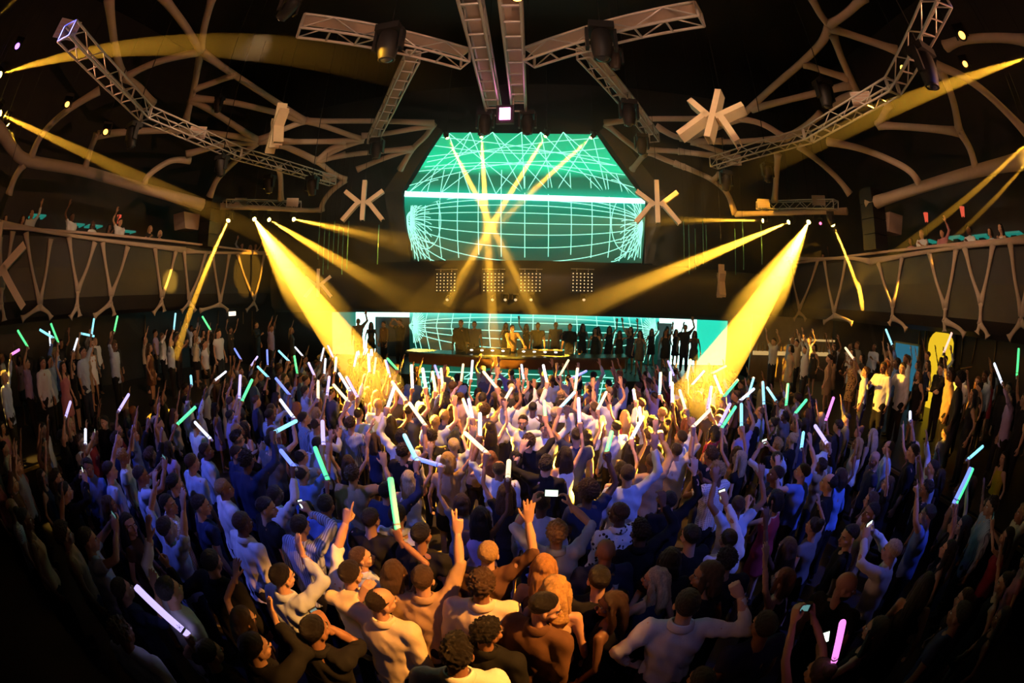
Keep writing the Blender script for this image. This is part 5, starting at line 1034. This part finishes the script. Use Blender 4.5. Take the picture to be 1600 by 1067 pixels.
place(680, 660, 'fair-haired man in pale shirt lit yellow, mid crowd left of centre', hc=H_BLD, outfit='tee', tc=PALE, face=0, R='upopen')
place(1211, 742, 'dark-haired man in black shirt looking up left, right crowd', hc=H_BLK, outfit='tee', tc=BLACK, face=45, head=(30, 15))
place(1253, 738, 'man in violet-blue shirt with both arms raised, right crowd', hc=H_DBR, outfit='tee', tc=BLUE, face=25, R='upopen', L='bentup', head=(25, 12))
place(1312, 745, 'woman with brown hair and bright blue sleeve raised, right crowd', sex='f', hs='bob', hc=H_BRN, outfit='shirt', tc=(.18, .36, .85), face=25, L='up')
place(1366, 718, 'bald man with dark shirt looking down, right crowd', hs='bald', outfit='tee', tc=NAVY, face=60, head=(20, -15))
place(1388, 700, 'bald man in pale blue shirt, right crowd', hs='balding', hc=H_DBR, outfit='shirt', tc=PALE, face=40)
place(1363, 680, 'woman with long platinum hair from behind, right crowd', sex='f', hs='long', hc=H_LBL, outfit='dress', tc=BLACK, face=10)
place(1477, 676, 'black-haired man in pale blue shirt, back to us, right crowd', hc=H_BLK, outfit='shirt', tc=PALE, face=0)
place(1428, 700, 'platinum-haired woman raising a pointing arm, right crowd', sex='f', hs='wavy', hc=H_LBL, outfit='top', tc=PINK, face=10, L='point')
_, pos, rz, g = place(4, 668, 'woman in pink top with one long bare arm up at the left edge', sex='f', hs='long', hc=H_BLK, outfit='tank', tc=PINK, face=-60, R='up', S=1.0)
place(1568, 716, 'woman in yellow halter top at the far right', sex='f', hs='long', hc=H_BLK, outfit='tank', tc=(.55, .50, .04), face=70)
# ------------------------------------------------------------------ archetypes for the rest of the crowd
ARCH = {}
def arch(sex, R, L, outfit):
    k = (sex, R, L, outfit)
    if k not in ARCH: ARCH[k] = figure(sex, R, L, outfit, (0, 8 if 'up' in R else 0), 1, (0, 0), random.random() * 6)
    return ARCH[k]
PHR = {('up', 'down'): 'raising a light stick', ('upfwd', 'down'): 'reaching a light stick forward', ('upopen', 'upopen'): 'with both arms up', ('down', 'down'): 'standing with arms down', ('phone', 'phone'): 'filming with a phone', ('upopen', 'down'): 'with one open hand up', ('bentup', 'down'): 'waving a bent arm', ('clap', 'clap'): 'clapping hands', ('point', 'down'): 'pointing one finger up', ('cross', 'cross'): 'with crossed arms', ('deck', 'deck'): 'reaching to the decks', ('drink', 'down'): 'holding a drink', ('up', 'upopen'): 'with stick and open hand up'}
AUTO = []
def rnd_look(sex):
    hc = random.choices([H_BLK, H_DBR, H_BRN, H_BLD, H_LBL, H_RED], [30, 34, 18, 9, 5, 2])[0]
    if sex == 'm': hs = random.choices(['short', 'spiky', 'curly', 'balding', 'afro'], [60, 12, 12, 6, 4])[0]; tc = random.choices([WHITE, PALE, BLUE, NAVY, BLACK, GREY, CREAM, TAN, LILAC, BROWN], [24, 20, 6, 8, 26, 8, 4, 4, 4, 3])[0]
    else: hs = random.choices(['long', 'wavy', 'bob', 'tail', 'bun'], [42, 22, 14, 12, 6])[0]; tc = random.choices([BLACK, WHITE, PINK, RED, TAN, GREY, NAVY, CREAM, LILAC], [42, 14, 8, 6, 8, 7, 7, 6, 5])[0]
    return hs, hc, tc
FARV, FART, FARC, FARN = [], [], [], [0]; FCACHE = {}
def arrays(me):
    k = me.name
    if k not in FCACHE:
        me.calc_loop_triangles(); V = np.zeros(len(me.vertices) * 3); me.vertices.foreach_get('co', V); T = np.zeros(len(me.loop_triangles) * 3, np.int32); me.loop_triangles.foreach_get('vertices', T); FCACHE[k] = (V.reshape(-1, 3), T.reshape(-1, 3))
    return FCACHE[k]
def far(pos, rz, sex, R, L, outfit=None, tc=None):
    outfit = outfit or (random.choice(['shirt', 'tee']) if sex == 'm' else random.choice(['dress', 'top'])); hs, hc, c = rnd_look(sex); tc = tc or c; S = random.uniform(.95, 1.04) if sex == 'm' else random.uniform(.9, .98)
    k = (sex, R, L, outfit, 2)
    if k not in ARCH: ARCH[k] = figure(sex, R, L, outfit, (0, 0), 2)
    f = ARCH[k]; sk = random.choice(SKINS); sx_ = -1 if random.random() < .5 else 1
    M = Matrix.Translation(Vector(pos)) @ Matrix.Rotation(rz, 4, 'Z') @ Matrix.Diagonal((sx_ * S, S, S, 1))
    items = [(me, M, sk if n == 'body' else (.015, .015, .02) if n in ('trousers', 'skirt') else tc) for n, me in f['parts'].items()] + [(HAIRLOW[hs], M @ f['head'], hc)]
    for me, M_, col in items:
        V, T = arrays(me); A = np.array(M_); FARV.append(V @ A[:3, :3].T + A[:3, 3]); FART.append((T if sx_ > 0 else T[:, ::-1]) + FARN[0]); FARC.append(np.tile((*col, 1.0), (len(V), 1))); FARN[0] += len(V)
    PEOPLE.append((np.array(pos), None))
def auto(pos, rz, sex, R, L, where, outfit=None, S=None, tc=None, mirror=None, look=None):
    outfit = outfit or (random.choice(['shirt', 'rolled', 'tee']) if sex == 'm' else random.choice(['dress', 'tank', 'top']))
    hs, hc, c = look or rnd_look(sex); tc = tc or c; S = S or (random.uniform(.95, 1.04) if sex == 'm' else random.uniform(.9, .98)); f = arch(sex, R, L, outfit); mirror = random.random() < .5 if mirror is None else mirror
    tm = random.choice([M_PLAID, M_STRIPE]) if (sex == 'm' and tc in (WHITE, PALE) and random.random() < .15) else None
    p, M = person(f, pos, rz, S, hs, hc, tc, random.choice([(.012, .012, .015), (.03, .035, .06), (.02, .018, .016)]), None, 'x', None, mirror, tm)
    g = list(f['parts'])[1]; pat = {None: '', M_PLAID: 'checked ', M_STRIPE: 'striped '}[tm]
    hw = ('%s %s' % (HCOL[hc], 'man' if sex == 'm' else 'woman'))
    AUTO.append((p, '%s in %s %s%s %s' % (hw, COLN[tc], pat, 'tee' if outfit == 'tee' else g, PHR[(R, L)]), where))
    Mn = np.array(M); return p, Mn[:3, :3] @ f['grips'][1][0] + Mn[:3, 3], Mn[:3, :3] @ f['grips'][-1][0] + Mn[:3, 3]
def aim(pos, jit=20): return math.atan2(13.5 - pos[1], 0 - pos[0]) - math.pi / 2 + math.radians(random.uniform(-jit, jit))
def q1(*a): return [((x * .2811, 500 + y * .2811), (u * .2811, 500 + v * .2811), c) for x, y, u, v, c in a]
def q2(*a): return [((400 + x * .2811, 500 + y * .2811), (400 + u * .2811, 500 + v * .2811), c) for x, y, u, v, c in a]
def q3(*a): return [((800 + x * .2811, 500 + y * .2811), (800 + u * .2811, 500 + v * .2811), c) for x, y, u, v, c in a]
def q4(*a): return [((1200 + x * .2811, 500 + y * .2811), (1200 + u * .2811, 500 + v * .2811), c) for x, y, u, v, c in a]
SL = q1((155, 150, 100, 60, 'g'), (325, 125, 285, 25, 'g'), (310, 190, 235, 145, 'c'), (290, 350, 285, 285, 'w'), (410, 170, 425, 120, 'w'), (510, 80, 520, 10, 'c'), (440, 265, 520, 282, 'c'), (635, 190, 650, 120, 'g'), (660, 505, 705, 430, 'v'), (955, 260, 965, 165, 'c'), (1170, 55, 1125, -20, 'g'), (1220, 150, 1230, 20, 'v'), (1305, 130, 1290, 90, 'v'),
     (985, 580, 1090, 480, 'g'), (1172, 662, 1090, 575, 'w'), (1340, 220, 1310, 170, 'b'), (1195, 335, 1245, 295, 'w'), (1330, 440, 1335, 320, 'v'), (1345, 450, 1395, 345, 'g'), (365, 540, 385, 475, 'v'), (475, 690, 475, 630, 'w'), (1395, 255, 1423, 215, 'v'), (65, 190, 95, 172, 'm'), (1065, 362, 1062, 325, 'c'))
SL += q2((65, 250, 62, 175, 'b'), (185, 230, 135, 180, 'c'), (260, 200, 225, 160, 'w'), (360, 230, 375, 165, 'w'), (430, 210, 405, 155, 'b'), (380, 300, 385, 230, 'w'), (440, 290, 445, 225, 'w'), (325, 310, 300, 255, 'v'), (230, 300, 215, 210, 'g'), (190, 420, 115, 330, 'b'), (70, 320, 20, 270, 'c'), (215, 550, 140, 450, 'w'), (100, 625, 215, 565, 'c'), (345, 440, 345, 360, 'y'), (395, 420, 405, 335, 'v'), (520, 460, 440, 370, 'y'), (565, 430, 510, 330, 'v'), (525, 400, 470, 310, 'w'),
     (545, 260, 560, 190, 'v'), (630, 290, 625, 200, 'v'), (655, 300, 665, 225, 'y'), (745, 320, 725, 240, 'b'), (790, 280, 740, 225, 'g'), (835, 450, 765, 355, 'y'), (870, 380, 865, 260, 'w'), (945, 380, 930, 290, 'v'), (1000, 400, 985, 310, 'y'), (1040, 380, 1030, 285, 'y'), (1020, 330, 1000, 270, 'b'), (1140, 345, 1150, 260, 'y'), (1195, 330, 1203, 235, 'w'), (1340, 380, 1275, 300, 'y'), (1380, 450, 1415, 390, 'y'), (730, 490, 765, 385, 'w'), (945, 590, 855, 465, 'y'),
     (1190, 545, 1155, 450, 'y'), (1205, 550, 1185, 455, 'v'), (1245, 650, 1245, 535, 'c'), (1285, 740, 1170, 635, 'y'), (900, 790, 830, 650, 'c'), (1030, 810, 880, 765, 'b'), (400, 890, 330, 715, 'g'), (425, 885, 350, 700, 'b'), (215, 820, 150, 740, 'b'), (690, 1025, 880, 950, 'k'), (1400, 880, 1405, 800, 'y'), (375, 700, 370, 580, 'v'))
SL += q3((65, 330, 55, 265, 'w'), (195, 350, 178, 270, 'w'), (265, 310, 310, 230, 'y'), (350, 400, 365, 260, 'y'), (330, 325, 400, 290, 'b'), (265, 490, 340, 410, 'c'), (375, 570, 370, 445, 'v'), (475, 500, 520, 410, 'y'), (185, 540, 180, 465, 'g'), (900, 310, 870, 235, 'v'), (970, 330, 990, 230, 'y'), (820, 420, 825, 300, 'c'), (880, 370, 880, 310, 'b'), (890, 460, 890, 370, 'v'), (1000, 360, 1080, 270, 'b'), (1105, 300, 1185, 258, 'y'), (1165, 410, 1130, 320, 'v'), (1175, 430, 1245, 345, 'g'), (1310, 430, 1345, 315, 'c'),
     (1265, 450, 1330, 395, 'w'), (1400, 470, 1395, 360, 'c'), (660, 665, 725, 545, 'w'), (715, 570, 710, 500, 'w'), (525, 740, 550, 640, 'g'), (1150, 590, 1205, 480, 'v'), (1165, 600, 1240, 485, 'g'), (1275, 590, 1275, 480, 'c'), (1090, 495, 1105, 390, 'v'), (965, 500, 935, 400, 'y'), (1000, 600, 1090, 510, 'y'), (685, 450, 678, 405, 'b'), (1000, 1055, 905, 1050, 'g'), (1120, 1055, 1040, 1050, 'g'))
SL += q4((100, 480, 110, 370, 'g'), (45, 450, 5, 390, 'c'), (150, 520, 200, 460, 'g'), (320, 560, 360, 445, 'm'), (185, 715, 195, 640, 'c'), (700, 385, 670, 310, 'c'), (1015, 320, 1060, 210, 'k'), (1300, 350, 1265, 260, 'w'), (1110, 775, 1185, 710, 'c'), (1030, 1020, 1125, 825, 'b'), (1045, 1020, 1140, 820, 'g'), (1380, 680, 1390, 540, 'g'), (475, 215, 440, 168, 'y'), (790, 560, 790, 525, 'w'), (330, 690, 270, 600, 'v'))
for (bx_, by_), tip, ck in SL:
    sex = 'f' if random.random() < .32 else 'm'; S = random.uniform(.95, 1.04) if sex == 'm' else random.uniform(.9, .98); best = None
    pose = random.choices(['up', 'upfwd'], [3, 1])[0]; outfit = random.choice(['shirt', 'rolled', 'tee']) if sex == 'm' else random.choice(['dress', 'tank', 'top'])
    for S_ in [S, S * 1.03, S * .96, S * .92, S * 1.07]:
        f = arch(sex, pose, 'down', outfit); mir = random.random() < .5
        gl = f['grips'][1][0] * S_ * np.array([-1 if mir else 1, 1, 1])
        for z0 in (0.0, 1.0):
            h = at(bx_, by_, z=z0 + gl[2]) if ray(bx_, by_)[2] < -.01 else None
            if h is None or h[1] < 0: continue
            if z0 == 0 and (abs(h[0]) > 7.35 or h[1] > (11.5 if abs(h[0]) < 4 else 13)): continue
            if z0 == 1 and not (7.6 < abs(h[0]) < 13.1 and h[1] < 13.6): continue
            rz = aim(h, 18); c, s = math.cos(rz), math.sin(rz); pos = np.array([h[0] - (c * gl[0] - s * gl[1]), h[1] - (s * gl[0] + c * gl[1]), z0])
            if z0 == 0 and abs(pos[0]) > 7.4: continue
            if free(pos, .36): best = (pos, rz, S_, mir, h); break
        if best: break
    if not best:                                                  # far ones: stand on the side platform or stage side at fixed depth
        for X_ in (9.0, 10.4, 11.8, 12.8, 8.2):
            if 330 < bx_ < 1270: break
            h = at(bx_, by_, X=X_ if bx_ > 800 else -X_); pos = np.array([h[0], h[1], 1.0])
            if 1.0 < h[1] < 13.4 and free(pos, .36): best = (pos, aim(pos), S, False, None); break
    if not best: continue
    pos, rz, S_, mir, h = best
    p, gr, gl_ = auto(pos, rz, sex, pose, 'down', 'crowd', outfit, S_, None, mir)
    rr = np.linalg.norm(gr - CAM); px0 = proj(gr); t3 = at(px0[0] + tip[0] - bx_, px0[1] + tip[1] - by_, r=rr * (1 - .0))
    d = t3 - gr; ln_ = np.linalg.norm(d); fw = math.sqrt(max(0, .42 ** 2 - ln_ ** 2)) if ln_ < .42 else 0
    d = d + unit(gr - CAM) * fw * .7 if ln_ < .42 else d; d = unit(d)
    stick(gr - d * .0, gr + d, ck, None, 1.0 if rr < 7 else 1.1)
# guests standing on the side tiers
def tier_guest(hx, hy, X_, sex, R, L, label, hs, hc, outfit, tc, face, S=1.0, tm=None):
    d = ray(hx, hy); h = at(hx, hy, z=1.0 + 1.645 * S)
    if not (7.7 < abs(h[0]) < 13) or h[1] > 13.5: h = at(hx, hy, X=X_)
    for k_ in (0, .3, -.3, .6, -.6, .9, -.9, 1.3, 1.7):
        h2 = h + (h - CAM) / np.linalg.norm((h - CAM)[:2]) * k_
        if free((h2[0], h2[1], 1.0), .42) and 7.7 < abs(h2[0]) < 13.1: h = h2; break
    rz = math.radians(face); f = arch(sex, R, L, outfit)
    p, M = person(f, (h[0], h[1], 1.0), rz, S, hs, hc, tc, (.015, .015, .02), None, label, None, False, tm)
    return p
for a in [(66, 565, -9, 'm', 'down', 'down', 'man in bright white shirt standing on the left platform', 'short', H_DBR, 'shirt', WHITE, -60), (84, 562, -10, 'm', 'drink', 'down', 'man in black shirt between white shirt and pink dress on left platform', 'short', H_BLK, 'shirt', BLACK, -110),
          (98, 572, -9.5, 'f', 'up', 'down', 'woman in pink dress with one arm up on left platform', 'long', H_DBR, 'dress', PINK, -70), (115, 565, -9, 'm', 'cross', 'cross', 'tall man in black shirt with folded arms, left platform', 'short', H_BLK, 'shirt', BLACK, -120), (136, 567, -10, 'f', 'down', 'down', 'woman in gold dress behind the tall man in black, left platform', 'long', H_BRN, 'dress', TAN, -60),
          (143, 537, -12, 'm', 'upopen', 'down', 'man in white vest and dark jacket at the back of left platform', 'short', H_DBR, 'jacket', GREY, -60), (233, 542, -11, 'f', 'down', 'down', 'woman in brown dress beside the lit man, left platform', 'long', H_BRN, 'dress', BROWN, -50), (254, 542, -10.5, 'm', 'bentup', 'down', 'man in white shirt blazing in the narrow yellow beam', 'short', H_BRN, 'shirt', WHITE, -50), (278, 553, -9.8, 'm', 'clap', 'clap', 'man in brown tee before the beam-lit man, left platform', 'short', H_BLK, 'tee', BROWN, -60),
          (306, 550, -9.4, 'f', 'upopen', 'upopen', 'woman with wavy hair in pale top lit orange, left platform', 'wavy', H_BRN, 'top', CREAM, -50), (332, 545, -9.5, 'f', 'upopen', 'down', 'woman in black crop top with arm high, left platform end', 'long', H_DBR, 'top', BLACK, -30),
          (1301, 573, 9.0, 'f', 'upopen', 'upopen', 'woman in tan dress with both arms up, right platform', 'long', H_DBR, 'dress', TAN, 40), (1331, 587, 8.6, 'f', 'drink', 'down', 'woman in leopard dress with lit blond curls, right platform', 'wavy', H_BLD, 'dress', (.6, .36, .14), 80), (1385, 572, 9.6, 'm', 'down', 'down', 'red-haired man lit by the narrow beam, right platform', 'short', H_RED, 'shirt', TAN, 60),
          (1378, 598, 8.4, 'm', 'drink', 'down', 'man in white shirt looking down at his hands, right platform', 'short', H_BLK, 'shirt', WHITE, 100), (1411, 573, 10, 'm', 'drink', 'down', 'man in white shirt before the blue window, right platform', 'short', H_DBR, 'shirt', WHITE, 90), (1436, 583, 9.8, 'f', 'down', 'down', 'woman with long black hair left of alcove, right platform', 'long', H_BLK, 'dress', BLACK, 80), (1450, 568, 11, 'f', 'drink', 'down', 'woman with long dark hair before the yellow alcove', 'long', H_DBR, 'dress', NAVY, 70),
          (1470, 577, 10.2, 'm', 'cross', 'cross', 'man in black shirt with folded arms before the yellow alcove', 'short', H_BRN, 'shirt', BLACK, 80), (1501, 588, 10, 'm', 'drink', 'down', 'man in pale shirt right of the yellow alcove', 'short', H_DBR, 'rolled', WHITE, 100), (1520, 625, 8.2, 'f', 'up', 'down', 'woman in black top lifting a blurred stick, right platform edge', 'long', H_BLK, 'tank', BLACK, 50), (1539, 588, 11, 'm', 'down', 'down', 'man in pale blue shirt at the back of right platform', 'short', H_DBR, 'shirt', PALE, 80), (1528, 595, 10.5, 'f', 'down', 'down', 'woman with auburn hair beside the pale blue shirt, right platform', 'long', H_RED, 'dress', RED, 90), (1575, 610, 9, 'm', 'down', 'down', 'man in dark suit at the far right platform edge', 'short', H_BLK, 'jacket', BLACK, 100)]:
    tm = M_SPOTS if 'leopard' in a[6] else None
    tier_guest(*a, S=.95 if a[3] == 'f' else 1.0, tm=tm)
# more guests at the back of each tier and under the balconies
for sx in (-1, 1):
    for k in range(44):
        pos = np.array([sx * random.uniform(8.0, 12.8), random.uniform(2.5, 13.2), 1.0])
        if not free(pos, .6): continue
        far(pos, aim(pos, 30), random.choice('mf'), *random.choice([('down', 'down'), ('upopen', 'down'), ('drink', 'down'), ('upopen', 'upopen')]))
# stage guests
for x, Yp, sex, pose, hs, tc in [(720, 14.0, 'm', ('down', 'down'), 'short', BLACK), (741, 14.6, 'm', ('down', 'down'), 'short', GREY), (800, 13.9, 'm', ('deck', 'deck'), 'short', TAN), (790, 16.2, 'f', ('down', 'down'), 'long', BLACK), (822, 16.3, 'f', ('upopen', 'down'), 'long', BLACK), (868, 15.6, 'm', ('down', 'down'), 'short', NAVY), (910, 16.0, 'f', ('down', 'down'), 'long', BLACK), (934, 16.3, 'f', ('down', 'down'), 'long', GREY), (952, 15.8, 'f', ('upopen', 'down'), 'long', BLACK), (1018, 16.4, 'f', ('upopen', 'down'), 'long', BLACK), (1042, 16.4, 'f', ('down', 'down'), 'long', BLACK), (1056, 16.2, 'f', ('upopen', 'upopen'), 'long', BLACK),
                                 (985, 15.0, 'f', ('upopen', 'upopen'), 'long', NAVY), (968, 14.6, 'f', ('bentup', 'down'), 'long', BLACK), (1000, 14.4, 'f', ('down', 'down'), 'wavy', GREY), (890, 15.0, 'm', ('down', 'down'), 'short', BLACK), (625, 14.6, 'm', ('phone', 'phone'), 'short', BLACK), (600, 14.8, 'm', ('down', 'down'), 'short', BROWN), (580, 15.6, 'f', ('down', 'down'), 'long', BLACK), (560, 14.9, 'm', ('upopen', 'down'), 'short', GREY), (930, 14.8, 'f', ('down', 'down'), 'long', BLACK), (1040, 15.2, 'f', ('up', 'down'), 'long', BLACK), (1070, 15.4, 'm', ('upopen', 'down'), 'short', BLACK), (840, 14.9, 'm', ('down', 'down'), 'short', BLACK), (1085, 14.8, 'f', ('down', 'down'), 'long', NAVY)]:
    pos = at(x, 530, Y=Yp); pos[2] = 1.1
    if 0 < 1: auto(pos, math.pi + math.radians(random.uniform(-35, 35)), sex, *pose, 'stage', None if sex == 'm' else 'dress', None, tc, None, (hs, random.choice([H_BLK, H_DBR]), tc))
# balcony guests
for sx, xs in ((-1, (8, 35, 48, 112, 146, 172, 188, 236, 252, 352, 375, 392, 400)), (1, (1420, 1438, 1470, 1512, 1545, 1562, 1290, 1310))):
    for x in xs:
        if x in (352, 375, 392, 400, 1290, 1310): pos = at(x, 372, Y=15.0); pos[0] = max(-12.6, min(12.6, pos[0]))
        else: pos = at(x, 345, X=sx * random.uniform(11.5, 11.8))
        pos[2] = 4.56 if sx < 0 else 4.42
        far(pos, math.atan2(8 - pos[1], -pos[0]) - math.pi / 2, random.choice('mf'), *random.choice([('down', 'down'), ('upopen', 'down'), ('drink', 'down')]), tc=random.choice([WHITE, WHITE, PINK, PALE, BLACK]))
# crowd between the placed ones
rows = []; darts = []
for _ in range(16000):
    x, y = random.uniform(-7.2, 7.2), random.uniform(.7, 12.8)
    if math.hypot(x - 1.1, y) < 1.75 or (abs(x) < 4.0 and y > 11.6): continue
    pos = np.array([x, y, 0.0]); u, v = proj((x, y, 1.65))
    if v > 1090 or u < -30 or u > 1630 or not free(pos, .52) or any((x - q[0]) ** 2 + (y - q[1]) ** 2 < (.52 if v > 680 else .57) ** 2 for q in darts): continue
    darts.append(pos)
darts.sort(key=lambda q: math.hypot(q[0] - 1.1, q[1]))
NEAR = 312 - sum(1 for _, p in PEOPLE if p is not None)
for k, pos in enumerate(darts):
    near = math.hypot(pos[0] - 1.1, pos[1]); sex = 'f' if random.random() < .36 else 'm'
    pose = random.choices([('down', 'down'), ('upopen', 'down'), ('upopen', 'upopen'), ('bentup', 'down'), ('phone', 'phone'), ('clap', 'clap'), ('point', 'down')], [34, 24, 9, 12, 7, 6, 8] if near > 2.6 else [60, 8, 2, 12, 3, 8, 4])[0]
    if k >= NEAR:
        far(pos, aim(pos, 22), sex, *(pose if pose[0] in ('down', 'upopen') else ('upopen', 'down'))); continue
    p, gr, gl_ = auto(pos, aim(pos, 22), sex, *pose, 'crowd')
    if pose[0] == 'phone': rows.append((p, (gr + gl_) / 2, p.matrix_basis.to_euler()[2]))
M_FAR = bpy.data.materials.new('distant_guest_cloth_and_skin'); M_FAR.use_nodes = True
_a = M_FAR.node_tree.nodes.new('ShaderNodeAttribute'); _a.attribute_name = 'tint'; _b = M_FAR.node_tree.nodes['Principled BSDF']; _b.inputs['Roughness'].default_value = .75
_nz = M_FAR.node_tree.nodes.new('ShaderNodeTexNoise'); _nz.inputs['Scale'].default_value = 30; _bp = M_FAR.node_tree.nodes.new('ShaderNodeBump'); _bp.inputs['Strength'].default_value = .1
M_FAR.node_tree.links.new(_a.outputs['Color'], _b.inputs['Base Color']); M_FAR.node_tree.links.new(_nz.outputs[0], _bp.inputs['Height']); M_FAR.node_tree.links.new(_bp.outputs[0], _b.inputs['Normal'])
me = grid_mesh('distant_guests', np.concatenate(FARV), np.concatenate(FART), [M_FAR]); at_ = me.attributes.new('tint', 'FLOAT_COLOR', 'POINT'); at_.data.foreach_set('color', np.concatenate(FARC).astype(np.float32).ravel())
tag(link('distant_guests', me), 'distant guests filling gaps on the floor, side platforms and balconies', 'crowd', kind='stuff')
ph_ = sorted(rows, key=lambda r: proj(r[1])[0])
for k, (p, c, rz) in enumerate(ph_): phone(c + np.array([0, 0, .03]), rotm(rz=math.degrees(aim(c, 1))), 'raised phone with lit display over the crowd, %s such from the left' % ORD[k], random.random() < .6)
# ------------------------------------------------------------------ labels that tell the crowd apart
from collections import defaultdict
by = defaultdict(list)
PW = {'crowd': '', 'platform': 'on a side platform', 'stage': 'on the stage', 'balcony': 'on a balcony'}
for p, desc, where in AUTO: by[(desc, where)].append(p)
for (desc, where), L_ in by.items():
    L_.sort(key=lambda p: proj(p['_head'])[0])
    for k, p in enumerate(L_): p['label'] = ('%s %s' % (desc, PW[where])).strip() + ('' if len(L_) == 1 else ', %s from left' % ORD[k]); p['group'] = {'crowd': 'dancing crowd', 'platform': 'platform guests', 'stage': 'stage guests', 'balcony': 'balcony guests'}[where]
for _, p in PEOPLE:
    if p is not None: del p['_head']
by = defaultdict(list)
for x, ck, t, lab in STICKS:
    if not lab: by[ck].append((x, t))
for ck, L_ in by.items():
    L_.sort(key=lambda q: q[0])
    for k, (x, t) in enumerate(L_): t['label'] = '%s foam light stick raised over the crowd, %s of this colour from the left' % (SN[ck], ORD[k])
print('PEOPLE', len(PEOPLE), 'darts', len(darts), NEAR, 'far tris', sum(map(len, FART)), 'STICKS', len(STICKS), 'tris', sum(sum(len(p.vertices) - 2 for p in m.polygons) if len(m.polygons) < 3000 else 2 * len(m.polygons) for m in bpy.data.meshes if m.users))
bpy.data.scenes.remove(TMP)
